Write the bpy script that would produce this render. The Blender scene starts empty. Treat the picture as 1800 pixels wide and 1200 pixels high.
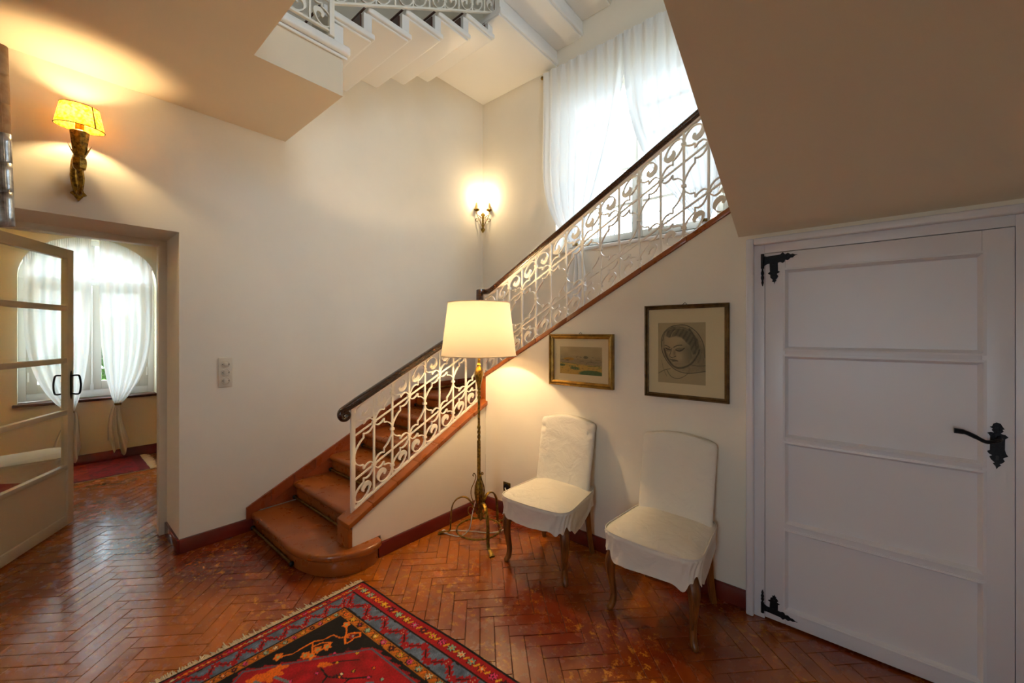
import bpy, bmesh, math, random
import numpy as np
from mathutils import Vector, Matrix
random.seed(7); rng = np.random.default_rng(7)
sc = bpy.context.scene
COL = sc.collection

# ------------------------------------------------------------------ camera
cam = bpy.data.cameras.new('camera'); camo = bpy.data.objects.new('camera', cam); COL.objects.link(camo)
cam.sensor_width = 36.0; cam.lens = 14.0; cam.shift_y = -15.5 / 1800; cam.clip_start = 0.02
TH = math.atan(594 / 700.0)
camo.location = (0, 0, 1.45); camo.rotation_euler = (math.pi / 2, 0, TH)
sc.camera = camo
# ------------------------------------------------------------------ world, daylight
w = bpy.data.worlds.new('sky'); sc.world = w; w.use_nodes = True
bgn = w.node_tree.nodes['Background']; bgn.inputs['Color'].default_value = (0.74, 0.86, 1.0, 1); bgn.inputs['Strength'].default_value = 5.0
def portal(name, loc, rot, sx, sy):
    l = bpy.data.lights.new(name, 'AREA'); l.shape = 'RECTANGLE'; l.size = sx; l.size_y = sy; l.cycles.is_portal = True
    o = bpy.data.objects.new(name, l); COL.objects.link(o); o.location = loc; o.rotation_euler = rot
    return o
portal('daylight_portal_stair', (-1.52, 3.78, 3.09), (-math.pi / 2, 0, 0), 1.56, 1.62)
portal('daylight_portal_side', (-6.74, 0.363, 1.6), (0, -math.pi / 2, 0), 1.8, 1.06)
portal('daylight_portal_upstairs', (1.18, 0.95, 4.35), (0, math.pi / 2, 0), 1.3, 1.1)  # serves the unseen window added upstairs for extra daylight
portal('daylight_portal_hall', (0.1, -2.58, 1.5), (math.pi / 2, 0, 0), 0.8, 1.2)
vs = sc.view_settings
vs.view_transform = 'Standard'; vs.look = 'None'; vs.gamma = 1.0; vs.use_curve_mapping = False; vs.exposure = 1.55
sc.cycles.max_bounces = 10; sc.cycles.diffuse_bounces = 6; sc.cycles.transparent_max_bounces = 12; sc.cycles.transmission_bounces = 8
sc.cycles.use_denoising = True; sc.cycles.sample_clamp_indirect = 8.0; sc.cycles.caustics_reflective = False; sc.cycles.caustics_refractive = False

# ------------------------------------------------------------------ materials
def lin(c):
    if isinstance(c, str):
        c = tuple(int(c[i:i + 2], 16) / 255 for i in (0, 2, 4))
        c = tuple(x / 12.92 if x <= 0.04045 else ((x + 0.055) / 1.055) ** 2.4 for x in c)
    return (c[0], c[1], c[2], 1)
def sock(n, *names):
    for k in names:
        if k in n.inputs: return n.inputs[k]
def mat(name, col, rough=0.5, metal=0.0, bump=0.0, bscale=60, vary=0.0, vscale=8, coat=0.0, col2=None, trans=0.0, stretch=None, rnd=0.0, spec=None, sheen=0.0):
    m = bpy.data.materials.new(name); m.use_nodes = True; nt = m.node_tree; N = nt.nodes; L = nt.links
    b = N['Principled BSDF']; b.inputs['Base Color'].default_value = lin(col); b.inputs['Roughness'].default_value = rough; b.inputs['Metallic'].default_value = metal
    if coat: b.inputs['Coat Weight'].default_value = coat; b.inputs['Coat Roughness'].default_value = 0.12
    if spec is not None: b.inputs['Specular IOR Level'].default_value = spec
    if sheen: b.inputs['Sheen Weight'].default_value = sheen
    if trans: b.inputs['Transmission Weight'].default_value = trans
    tc = N.new('ShaderNodeTexCoord'); src = tc.outputs['Object']
    if stretch:
        mp = N.new('ShaderNodeMapping'); mp.inputs['Scale'].default_value = stretch; L.new(src, mp.inputs['Vector']); src = mp.outputs['Vector']
    if vary or col2:
        n = N.new('ShaderNodeTexNoise'); n.inputs['Scale'].default_value = vscale; n.inputs['Detail'].default_value = 6; n.inputs['Roughness'].default_value = 0.6
        L.new(src, n.inputs['Vector'])
        mx = N.new('ShaderNodeMix'); mx.data_type = 'RGBA'
        c1 = lin(col); c2 = lin(col2) if col2 else tuple(x * (1 - vary) for x in c1[:3]) + (1,)
        mx.inputs[6].default_value = c1; mx.inputs[7].default_value = c2
        mr = N.new('ShaderNodeMapRange'); mr.inputs[1].default_value = 0.35; mr.inputs[2].default_value = 0.65; L.new(n.outputs['Fac'], mr.inputs[0])
        L.new(mr.outputs[0], mx.inputs[0]); out = mx.outputs[2]
        if rnd:
            oi = N.new('ShaderNodeObjectInfo'); hv = N.new('ShaderNodeHueSaturation'); mm = N.new('ShaderNodeMapRange')
            mm.inputs[3].default_value = 1 - rnd; mm.inputs[4].default_value = 1 + rnd
            L.new(oi.outputs['Random'], mm.inputs[0]); L.new(mm.outputs[0], hv.inputs['Value']); L.new(out, hv.inputs['Color']); out = hv.outputs['Color']
        L.new(out, b.inputs['Base Color'])
    if bump:
        n2 = N.new('ShaderNodeTexNoise'); n2.inputs['Scale'].default_value = bscale; n2.inputs['Detail'].default_value = 4; L.new(src, n2.inputs['Vector'])
        bp = N.new('ShaderNodeBump'); bp.inputs['Strength'].default_value = bump; bp.inputs['Distance'].default_value = 0.004
        L.new(n2.outputs['Fac'], bp.inputs['Height']); L.new(bp.outputs['Normal'], b.inputs['Normal'])
    return m
def vcol_mat(name, rough=0.8, bump=0.0, bscale=300, sheen=0.0, coat=0.0):
    m = mat(name, (0.5, 0.5, 0.5), rough, bump=bump, bscale=bscale, sheen=sheen, coat=coat)
    a = m.node_tree.nodes.new('ShaderNodeAttribute'); a.attribute_name = 'Col'
    m.node_tree.links.new(a.outputs['Color'], m.node_tree.nodes['Principled BSDF'].inputs['Base Color'])
    return m
def cloth_mat(name, col, transl, transp=0.0, bump=0.0, bscale=40):
    m = bpy.data.materials.new(name); m.use_nodes = True; nt = m.node_tree; N = nt.nodes; L = nt.links
    N.remove(N['Principled BSDF']); out = N['Material Output']
    d = N.new('ShaderNodeBsdfDiffuse'); t = N.new('ShaderNodeBsdfTranslucent'); mx = N.new('ShaderNodeMixShader')
    d.inputs[0].default_value = lin(col); t.inputs[0].default_value = lin(col); mx.inputs[0].default_value = transl
    L.new(d.outputs[0], mx.inputs[1]); L.new(t.outputs[0], mx.inputs[2]); last = mx.outputs[0]
    if transp:
        tr = N.new('ShaderNodeBsdfTransparent'); m2 = N.new('ShaderNodeMixShader'); m2.inputs[0].default_value = transp
        L.new(last, m2.inputs[1]); L.new(tr.outputs[0], m2.inputs[2]); last = m2.outputs[0]
    if bump:
        tc = N.new('ShaderNodeTexCoord'); n = N.new('ShaderNodeTexNoise'); n.inputs['Scale'].default_value = bscale; n.inputs['Detail'].default_value = 5
        bp = N.new('ShaderNodeBump'); bp.inputs['Strength'].default_value = bump; bp.inputs['Distance'].default_value = 0.01
        L.new(tc.outputs['Object'], n.inputs['Vector']); L.new(n.outputs['Fac'], bp.inputs['Height']); L.new(bp.outputs['Normal'], d.inputs['Normal'])
    L.new(last, out.inputs['Surface'])
    return m
def emit_mat(name, col, strength):
    m = bpy.data.materials.new(name); m.use_nodes = True; N = m.node_tree.nodes
    b = N['Principled BSDF']; b.inputs['Base Color'].default_value = lin(col); b.inputs['Emission Color'].default_value = lin(col); b.inputs['Emission Strength'].default_value = strength
    return m
def glass_mat(name, tint=(0.97, 0.99, 0.98)):
    m = bpy.data.materials.new(name); m.use_nodes = True; nt = m.node_tree; N = nt.nodes; L = nt.links
    N.remove(N['Principled BSDF']); out = N['Material Output']
    t = N.new('ShaderNodeBsdfTransparent'); t.inputs[0].default_value = lin(tint); g = N.new('ShaderNodeBsdfGlossy'); g.inputs['Roughness'].default_value = 0.02
    lw = N.new('ShaderNodeLayerWeight'); pw = N.new('ShaderNodeMath'); pw.operation = 'POWER'; pw.inputs[1].default_value = 5.0; ma = N.new('ShaderNodeMath'); ma.operation = 'MULTIPLY_ADD'; ma.inputs[1].default_value = 0.9; ma.inputs[2].default_value = 0.025
    L.new(lw.outputs['Facing'], pw.inputs[0]); L.new(pw.outputs[0], ma.inputs[0]); mx = N.new('ShaderNodeMixShader')
    L.new(ma.outputs[0], mx.inputs[0]); L.new(t.outputs[0], mx.inputs[1]); L.new(g.outputs[0], mx.inputs[2]); L.new(mx.outputs[0], out.inputs['Surface'])
    return m
def terracotta(name, dark, mid, light, wearbias, rough=0.24, coat=0.35, rnd=0.18, flk=1.0):
    m = bpy.data.materials.new(name); m.use_nodes = True; nt = m.node_tree; N = nt.nodes; L = nt.links
    b = N['Principled BSDF']; b.inputs['Coat Weight'].default_value = coat; b.inputs['Coat Roughness'].default_value = 0.14
    g = N.new('ShaderNodeNewGeometry'); pos = g.outputs['Position']
    oi = N.new('ShaderNodeObjectInfo')
    add = N.new('ShaderNodeVectorMath'); add.operation = 'ADD'; L.new(pos, add.inputs[0]); L.new(oi.outputs['Random'], add.inputs[1])
    def noise(scale, detail, rgh, src):
        n = N.new('ShaderNodeTexNoise'); n.inputs['Scale'].default_value = scale; n.inputs['Detail'].default_value = detail; n.inputs['Roughness'].default_value = rgh
        L.new(src, n.inputs['Vector']); return n.outputs['Fac']
    def rng_(v, a, c, lo=0.0, hi=1.0):
        r = N.new('ShaderNodeMapRange'); r.inputs[1].default_value = a; r.inputs[2].default_value = c; r.inputs[3].default_value = lo; r.inputs[4].default_value = hi; L.new(v, r.inputs[0]); return r.outputs[0]
    def mixc(f, a, c):
        x = N.new('ShaderNodeMix'); x.data_type = 'RGBA'
        L.new(f, x.inputs[0])
        for i, k in ((6, a), (7, c)):
            if isinstance(k, str): x.inputs[i].default_value = lin(k)
            else: L.new(k, x.inputs[i])
        return x.outputs[2]
    # traffic wear of the red wax: broad patches, flakes with ragged rims
    big = rng_(noise(0.9, 3, 0.5, pos), (0.42 if flk > .5 else 0.3) + wearbias, (0.58 if flk > .5 else 0.7) + wearbias)
    c = mixc(big, dark, mid)
    flake = rng_(noise(26, 8, 0.72, pos), 0.54, 0.60)
    area = rng_(noise(2.3, 4, 0.6, pos), 0.47 + wearbias, 0.60 + wearbias)
    mu = N.new('ShaderNodeMath'); mu.operation = 'MULTIPLY'; L.new(flake, mu.inputs[0]); L.new(area, mu.inputs[1]); mk = N.new('ShaderNodeMath'); mk.operation = 'MULTIPLY'; mk.inputs[1].default_value = flk; L.new(mu.outputs[0], mk.inputs[0]); mu = mk
    c = mixc(mu.outputs[0], c, light)
    hv = N.new('ShaderNodeHueSaturation'); L.new(rng_(oi.outputs['Random'], 0, 1, 1 - rnd, 1 + rnd), hv.inputs['Value']); L.new(c, hv.inputs['Color'])
    L.new(hv.outputs['Color'], b.inputs['Base Color'])
    L.new(rng_(noise(14, 5, 0.6, pos), 0.3, 0.7, rough - 0.06, rough + 0.16), b.inputs['Roughness'])
    bp = N.new('ShaderNodeBump'); bp.inputs['Strength'].default_value = 0.25; bp.inputs['Distance'].default_value = 0.003
    L.new(noise(18, 5, 0.6, add.outputs[0]), bp.inputs['Height']); L.new(bp.outputs['Normal'], b.inputs['Normal'])
    L.new(bp.outputs['Normal'], b.inputs['Coat Normal'])
    return m
M = {}
M['plaster'] = mat('plaster', 'ede6d8', 0.85, bump=0.12, bscale=45, vary=0.05, vscale=1.5)
M['plaster_side'] = mat('plaster_side', 'e4d9bd', 0.85, bump=0.1, bscale=45)
M['ceiling'] = mat('ceiling_paint', 'e0d2bc', 0.85, bump=0.06, bscale=40)
M['white'] = mat('white_paint', 'e9e7e4', 0.4, bump=0.03, bscale=30)
M['doorwhite'] = mat('door_paint', 'dddce2', 0.38, bump=0.04, bscale=25)
M['sash'] = mat('sash_paint', 'cfcac0', 0.45)
M['creamdoor'] = mat('cream_paint', 'e2dac8', 0.38, bump=0.03, bscale=25)
M['iron_white'] = mat('white_enamel_iron', 'ece6da', 0.35, bump=0.05, bscale=90)
M['tile'] = terracotta('waxed_terracotta', '772a0e', 'b0611a', 'd08a2c', -0.02, rough=0.19, coat=0.5, rnd=0.12, flk=0.85)
M['step'] = terracotta('stair_terracotta', '8c4818', '9c5519', 'a25e20', -0.02, rough=0.28, coat=0.3, rnd=0.06, flk=0.0)
M['skirt'] = terracotta('skirting_terracotta', '843a18', '964620', '9c4e26', 0.0, rough=0.25, coat=0.3, rnd=0.14, flk=0.0)
M['basered'] = mat('oxblood_glaze', '6a1f16', 0.22, bump=0.05, bscale=20, vary=0.25, vscale=3, coat=0.3)
M['grout'] = mat('grout', '5c3019', 0.8, bump=0.3, bscale=120)
M['wood_rail'] = mat('dark_rail_wood', '4a2a14', 0.25, coat=0.4, col2='2e180a', vscale=18, stretch=(6, 1, 6))
M['wood_leg'] = mat('oak_leg', '94581f', 0.38, col2='5c3412', vscale=40, stretch=(1, 1, 0.12), coat=0.15)
M['wood_dark'] = mat('stair_dark_wood', '5a2c1c', 0.35, col2='3a1a10', vscale=10)
M['brass'] = mat('aged_brass', '9a7a3c', 0.38, metal=0.85, col2='5c4a24', vscale=25)
M['gilt'] = mat('gilt_iron', 'a8842e', 0.36, metal=0.8, col2='4e3a14', vscale=60, bump=0.5, bscale=160)
M['iron_black'] = mat('black_iron', '15161a', 0.38, metal=0.6, bump=0.5, bscale=220)
M['frame_gold'] = mat('gold_frame', 'a98435', 0.35, metal=0.55, col2='7c5c20', vscale=20)
M['frame_dark'] = mat('bronze_frame', '75592e', 0.38, metal=0.45, col2='4a3518', vscale=20)
M['mount'] = mat('mount_card', 'e2c9a2', 0.9)
M['fabric'] = mat('white_cotton', 'ddd8ce', 0.9, bump=0.42, bscale=11)
for _n in M['fabric'].node_tree.nodes:
    if _n.type == 'BUMP': _n.inputs['Distance'].default_value = 0.02
    if _n.type == 'TEX_NOISE': _n.inputs['Distortion'].default_value = 1.2
M['curtain'] = cloth_mat('sheer_curtain', 'f4f5f6', 0.13, 0.02)
M['curtain_thick'] = cloth_mat('cotton_curtain', 'f4f3ee', 0.33, 0.02)
M['shade'] = cloth_mat('ivory_shade', 'f4e4c8', 0.105)
M['parchment'] = cloth_mat('amber_parchment', 'd88a18', 0.55)
_nt = M['parchment'].node_tree; _n = _nt.nodes.new('ShaderNodeTexNoise'); _n.inputs['Scale'].default_value = 70; _n.inputs['Detail'].default_value = 6; _tc = _nt.nodes.new('ShaderNodeTexCoord'); _r = _nt.nodes.new('ShaderNodeValToRGB')
_r.color_ramp.elements[0].position = .38; _r.color_ramp.elements[0].color = lin('a85c08'); _r.color_ramp.elements[1].position = .62; _r.color_ramp.elements[1].color = lin('e8b43c')
_nt.links.new(_tc.outputs['Object'], _n.inputs['Vector']); _nt.links.new(_n.outputs['Fac'], _r.inputs['Fac'])
for _q in _nt.nodes:
    if _q.type in ('BSDF_DIFFUSE', 'BSDF_TRANSLUCENT'): _nt.links.new(_r.outputs['Color'], _q.inputs['Color'])
M['glass'] = glass_mat('pane_glass')
M['plastic'] = mat('ivory_plastic', 'd9cfbe', 0.35)
M['plastic_dark'] = mat('black_plastic', '0c0c0c', 0.4)
M['cord'] = mat('white_flex', 'e6e0d2', 0.5)
M['candle'] = mat('candle_sleeve', 'e8c98a', 0.6)
M['bulb'] = emit_mat('lit_bulb', (1.0, 0.78, 0.45), 30)
M['rug'] = vcol_mat('wool_pile', 0.95, bump=0.5, bscale=500)
M['print'] = vcol_mat('drawing_on_paper', 0.8)
M['fringe'] = mat('cotton_fringe', 'e6d6b4', 0.9)
M['leaf'] = mat('garden_leaf', '5f8a30', 0.6, col2='345a1c', vscale=5)
M['bark'] = mat('bark', '2a2520', 0.9)
M['lawn'] = mat('gravel_court', 'a9a595', 0.9, vary=0.3)
M['silverfoil'] = mat('silvered_strip', 'c4c8cc', 0.3, metal=0.6, bump=0.6, bscale=30, col2='6e6a62', vscale=14)
M['tanstrip'] = mat('tan_strip', 'd2ac7c', 0.6, bump=0.3, bscale=60, col2='a87e4e', vscale=9)

# ------------------------------------------------------------------ mesh helpers
class MB:
    def __init__(s): s.v = []; s.f = []
    def add(s, vs, fs):
        o = len(s.v); s.v += [tuple(map(float, p)) for p in vs]; s.f += [tuple(i + o for i in f) for f in fs]; return s
    def box(s, x0, x1, y0, y1, z0, z1):
        x0, x1 = sorted((x0, x1)); y0, y1 = sorted((y0, y1)); z0, z1 = sorted((z0, z1))
        return s.add([(x0, y0, z0), (x1, y0, z0), (x1, y1, z0), (x0, y1, z0), (x0, y0, z1), (x1, y0, z1), (x1, y1, z1), (x0, y1, z1)],
                     [(3, 2, 1, 0), (4, 5, 6, 7), (0, 1, 5, 4), (1, 2, 6, 5), (2, 3, 7, 6), (3, 0, 4, 7)])
    def prism(s, poly, axis, a0, a1):
        def P(p, a): return {'X': (a, p[0], p[1]), 'Y': (p[0], a, p[1]), 'Z': (p[0], p[1], a)}[axis]
        n = len(poly); vs = [P(p, a0) for p in poly] + [P(p, a1) for p in poly]
        return s.add(vs, [tuple(range(n)), tuple(range(2 * n - 1, n - 1, -1))] + [(i, i + n, (i + 1) % n + n, (i + 1) % n) for i in range(n)])
    def lathe(s, prof, c=(0, 0, 0), seg=24, sx=1.0, sy=1.0, cap=True):
        vs = []; fs = []; n = len(prof)
        for r, z in prof:
            for k in range(seg):
                a = 2 * math.pi * k / seg; vs.append((c[0] + r * sx * math.cos(a), c[1] + r * sy * math.sin(a), c[2] + z))
        for i in range(n - 1):
            for k in range(seg):
                k2 = (k + 1) % seg; fs.append((i * seg + k, i * seg + k2, (i + 1) * seg + k2, (i + 1) * seg + k))
        if cap: fs.append(tuple(range(seg - 1, -1, -1))); fs.append(tuple((n - 1) * seg + k for k in range(seg)))
        return s.add(vs, fs)
    def tube(s, path, rad, seg=8, closed=False, flat=1.0, up=None, twist=0.0):
        P = [Vector(p) for p in path]; n = len(P)
        R = rad if hasattr(rad, '__len__') else [rad] * n
        vs = []; fs = []; nrm = None
        for i in range(n):
            a = P[i - 1] if (i > 0 or closed) else P[0]; b = P[(i + 1) % n] if (i < n - 1 or closed) else P[-1]
            t = (b - a).normalized() if (b - a).length > 1e-9 else Vector((0, 0, 1))
            if up is not None: nrm = Vector(up) - t * t.dot(Vector(up))
            elif nrm is None: nrm = t.orthogonal()
            else: nrm = nrm - t * t.dot(nrm)
            nrm.normalize(); bi = t.cross(nrm)
            for k in range(seg):
                a_ = 2 * math.pi * (k + 0.5) / seg + twist * i
                vs.append(P[i] + nrm * (R[i] * math.cos(a_)) + bi * (R[i] * flat * math.sin(a_)))
        m = n if closed else n - 1
        for i in range(m):
            for k in range(seg):
                k2 = (k + 1) % seg; j = (i + 1) % n
                fs.append((i * seg + k, i * seg + k2, j * seg + k2, j * seg + k))
        if not closed: fs.append(tuple(range(seg - 1, -1, -1))); fs.append(tuple((n - 1) * seg + k for k in range(seg)))
        return s.add(vs, fs)
    def sweep(s, path, prof, side, scl=None):
        P = [Vector(p) for p in path]; n = len(P); m = len(prof); S = Vector(side); vs = []; fs = []
        for i in range(n):
            t = (P[min(i + 1, n - 1)] - P[max(i - 1, 0)]).normalized(); sd = (S - t * t.dot(S)).normalized(); u = sd.cross(t)
            for a, b in prof: k_ = scl[i] if scl else 1.0; vs.append(P[i] + sd * a * k_ + u * b * k_)
        for i in range(n - 1):
            for k in range(m):
                k2 = (k + 1) % m; fs.append((i * m + k, i * m + k2, (i + 1) * m + k2, (i + 1) * m + k))
        fs.append(tuple(range(m - 1, -1, -1))); fs.append(tuple((n - 1) * m + k for k in range(m)))
        return s.add(vs, fs)
    def grid(s, fn, nu, nv, wrap=False):
        vs = [fn(i / (nu - (0 if wrap else 1)), j / (nv - 1)) for j in range(nv) for i in range(nu)]
        fs = []
        for j in range(nv - 1):
            for i in range(nu if wrap else nu - 1):
                i2 = (i + 1) % nu; fs.append((j * nu + i, j * nu + i2, (j + 1) * nu + i2, (j + 1) * nu + i))
        return s.add(vs, fs)
    def ribbon(s, pts, wid, depth, to3):
        """flat bar following 2D pts; wid in the plane, depth across it; to3(s, z, n) -> 3D"""
        n = len(pts); Wd = wid if hasattr(wid, '__len__') else [wid] * n; L = []; R = []
        for i in range(n):
            a = np.array(pts[max(i - 1, 0)], float); b = np.array(pts[min(i + 1, n - 1)], float); c = np.array(pts[i], float)
            t = b - a; t /= (np.linalg.norm(t) + 1e-9); nr = np.array([-t[1], t[0]])
            L.append(c + nr * Wd[i] / 2); R.append(c - nr * Wd[i] / 2)
        vs = []
        for i in range(n):
            for p, d in ((L[i], -depth / 2), (L[i], depth / 2), (R[i], depth / 2), (R[i], -depth / 2)): vs.append(to3(p[0], p[1], d))
        fs = []
        for i in range(n - 1):
            for k in range(4):
                k2 = (k + 1) % 4; fs.append((i * 4 + k, i * 4 + k2, (i + 1) * 4 + k2, (i + 1) * 4 + k))
        fs += [(3, 2, 1, 0), tuple(4 * (n - 1) + k for k in range(4))]
        return s.add(vs, fs)
def make_mesh(name, mb, m, bevel=0.0, seg=2, smooth=True, angle=40):
    me = bpy.data.meshes.new(name); me.from_pydata(mb.v, [], mb.f); me.validate()
    bm = bmesh.new(); bm.from_mesh(me); bmesh.ops.recalc_face_normals(bm, faces=bm.faces)
    if bevel:
        ed = [e for e in bm.edges if len(e.link_faces) == 2 and e.calc_face_angle(0) > 0.6]
        bmesh.ops.bevel(bm, geom=ed, offset=bevel, segments=seg, affect='EDGES', profile=0.5, clamp_overlap=True)
    bm.to_mesh(me); bm.free()
    if smooth:
        me.shade_smooth(); me.set_sharp_from_angle(angle=math.radians(angle))
    me.materials.append(M[m] if isinstance(m, str) else m)
    return me
def tag(o, label=None, cat=None, group=None, kind=None):
    for k, v in (('label', label), ('category', cat), ('group', group), ('kind', kind)):
        if v: o[k] = v
    return o
def link(name, me, parent=None, loc=(0, 0, 0), rot=(0, 0, 0)):
    o = bpy.data.objects.new(name, me); COL.objects.link(o); o.parent = parent; o.location = loc; o.rotation_euler = rot
    return o
def woff(parent):
    p = Vector((0, 0, 0))
    while parent is not None: p = p + Vector(parent.location); parent = parent.parent
    return -p
def obj(name, mb, m, parent=None, bevel=0.0, seg=2, smooth=True, angle=40):
    """mesh given in world coordinates; parents are unrotated"""
    return link(name, make_mesh(name, mb, m, bevel, seg, smooth, angle), parent, woff(parent))
def struct(name, mb, m, bevel=0.0, **k):
    return tag(obj(name, mb, m, None, bevel, **k), kind='structure')
def thing(name, label, cat, loc=(0, 0, 0), rotz=0.0, group=None, kind=None):
    o = link(name, None, None, loc, (0, 0, rotz)); tag(o, label, cat, group, kind); return o
def dup(root, loc, rotz, label, group=None):
    def cp(o, par):
        c = o.copy(); COL.objects.link(c); c.parent = par
        for ch in [x for x in bpy.data.objects if x.parent == o]: cp(ch, c)
        return c
    r = cp(root, None); r.location = loc; r.rotation_euler = (0, 0, rotz); r['label'] = label
    if group: r['group'] = group
    return r
def catmull(pts, k=6):
    P = [np.array(p, float) for p in pts]; out = []
    for i in range(len(P) - 1):
        p0 = P[max(i - 1, 0)]; p1 = P[i]; p2 = P[i + 1]; p3 = P[min(i + 2, len(P) - 1)]
        for j in range(k):
            t = j / k
            out.append(0.5 * ((2 * p1) + (-p0 + p2) * t + (2 * p0 - 5 * p1 + 4 * p2 - p3) * t * t + (-p0 + 3 * p1 - 3 * p2 + p3) * t ** 3))
    out.append(P[-1]); return [tuple(float(x) for x in q) for q in out]

# ================================================================== SETTING
XL = -3.36; YP = 2.40; XS = -2.325; YB = 3.42; TOP = 5.9; ZC = 2.94
CAP1 = lambda y: 0.287 + 0.497 * (y - 1.205)
CAP2 = lambda x: 1.115 + 0.5517 * (x + 2.33)
# walls
m = MB(); m.box(-3.77, XL, -2.6, -0.32, 0, TOP); m.box(-3.77, XL, 0.58, 3.8, 0, TOP); m.box(-3.77, XL, -0.32, 0.58, 2.11, TOP)
struct('wall_left', m, 'plaster')
wx0, wx1, wz0, wz1 = -2.31, -0.74, 2.28, 3.9
m = MB(); m.box(XL, wx0, YB, 3.8, 0, TOP); m.box(wx1, 1.2, YB, 3.8, 0, TOP); m.box(wx0, wx1, YB, 3.8, 0, wz0); m.box(wx0, wx1, YB, 3.8, wz1, TOP)
struct('wall_back', m, 'plaster')
m = MB(); m.prism([(XS, 0), (-0.39, 0), (-0.39, CAP2(-0.39) - 0.0355), (XS, CAP2(XS) - 0.0355)], 'Y', YP, 2.52)
m.prism([(-0.39, 1.92), (0.9, 1.92), (0.9, 2.10), (-0.39, 2.10)], 'Y', YP, 2.52); m.box(0.56, 0.9, YP, 2.52, 0, 1.92)
struct('wall_pictures', m, 'plaster')
m = MB(); m.prism([(1.227, 0.1355), (1.42, 0.1355), (1.42, 0), (YP - 0.001, 0), (YP - 0.001, CAP1(YP) - 0.0365), (1.227, CAP1(1.227) - 0.0355)], 'X', -2.455, XS)
struct('wall_stair_side', m, 'plaster')
m = MB(); m.box(0.9, 1.2, -2.6, 0.4, 0, TOP); m.box(0.9, 1.2, 1.5, YB, 0, TOP); m.box(0.9, 1.2, 0.4, 1.5, 0, 3.7); m.box(0.9, 1.2, 0.4, 1.5, 5.0, TOP); struct('wall_right', m, 'plaster')
m = MB(); m.box(-3.77, -0.3, -2.6, -2.4, 0, TOP); m.box(0.5, 1.2, -2.6, -2.4, 0, TOP); m.box(-0.3, 0.5, -2.6, -2.4, 0, 0.9); m.box(-0.3, 0.5, -2.6, -2.4, 2.1, TOP)
struct('wall_front', m, 'plaster')
# hall ceiling: slab with the stairwell cut out of it
m = MB(); m.prism([(XL, -2.4), (0.9, -2.4), (0.9, 0.734), (-2.44, 0.734), (-2.44, 1.226), (XL, 1.226)], 'Z', ZC, 3.22)
struct('ceiling', m, 'ceiling')
m = MB(); m.box(-3.77, 1.2, -2.6, 3.8, TOP, TOP + 0.1); struct('ceiling_upper', m, 'plaster')
# plastered underside of the flight that climbs over the door
m = MB(); m.prism([(YP, 1.958), (0.735, 2.775), (0.735, 3.22), (YP, 2.40)], 'X', -0.453, 0.9)
struct('ceiling_slope', m, 'ceiling')
m = MB(); m.box(-0.453, 0.9, YP + 0.121, YB, 1.80, 1.935); struct('ceiling_turn', m, 'plaster')
# side room
m = MB(); m.box(-6.77, -6.42, -1.9, -0.167, 0, 2.9); m.box(-6.77, -6.42, 0.893, 2.1, 0, 2.9); m.box(-6.77, -6.42, -0.167, 0.893, 0, 0.70)
arc = [(0.363 + 0.53 * math.cos(a), 2.03 + 0.47 * math.sin(a)) for a in np.linspace(0, math.pi, 25)]
m.prism([(0.893, 2.9)] + arc + [(-0.167, 2.9)], 'X', -6.77, -6.42)
struct('wall_side_far', m, 'plaster_side')
m = MB(); m.box(-6.77, -3.77, -2.1, -1.9, 0, 2.9); struct('wall_side_near', m, 'plaster_side')
m = MB(); m.box(-6.77, -3.77, 2.1, 2.3, 0, 2.9); struct('wall_side_end', m, 'plaster_side')
m = MB(); m.box(-6.77, -3.77, -2.1, 2.3, 2.9, 3.0); struct('ceiling_side', m, 'plaster_side')

# ------------------------------------------------------------------ floor and its herringbone tiles
m = MB(); m.box(-6.77, 1.2, -2.6, 3.8, -0.12, -0.006); floor = struct('floor', m, 'grout')
TW, TL, J = 0.07, 0.28, 0.0020
ax = np.array([math.sqrt(.5), math.sqrt(.5)]); ay = np.array([math.sqrt(.5), -math.sqrt(.5)]); org = np.array([-1.489, 1.493])
def tile_mesh(name):
    a, b, h = TL / 2 - J / 2, TW / 2 - J / 2, 0.0013
    vs = [(-a, -b, -0.012), (a, -b, -0.012), (a, b, -0.012), (-a, b, -0.012)]
    vs += [(-a, -b, -h), (a, -b, -h), (a, b, -h), (-a, b, -h)]
    vs += [(-a + h, -b + h, 0), (a - h, -b + h, 0), (a - h, b - h, 0), (-a + h, b - h, 0)]
    fs = [(0, 1, 5, 4), (1, 2, 6, 5), (2, 3, 7, 6), (3, 0, 4, 7), (4, 5, 9, 8), (5, 6, 10, 9), (6, 7, 11, 10), (7, 4, 8, 11), (8, 9, 10, 11)]
    return vs, fs
tv, tf = tile_mesh('t'); mbt = MB(); mbt.add(tv, tf); tile_me = make_mesh('tile', mbt, 'tile', smooth=False)
fw = np.array([-math.sin(TH), math.cos(TH)]); rt = np.array([math.cos(TH), math.sin(TH)])
cands = []
def inroom(p):
    x, y = p
    if -3.40 < x < 0.95 and -2.42 < y < 2.42: return not (x < -2.42 and y > 1.14)
    if -3.80 < x <= -3.36: return -0.36 < y < 0.62
    return -6.44 < x <= -3.76 and -1.92 < y < 2.12
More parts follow.
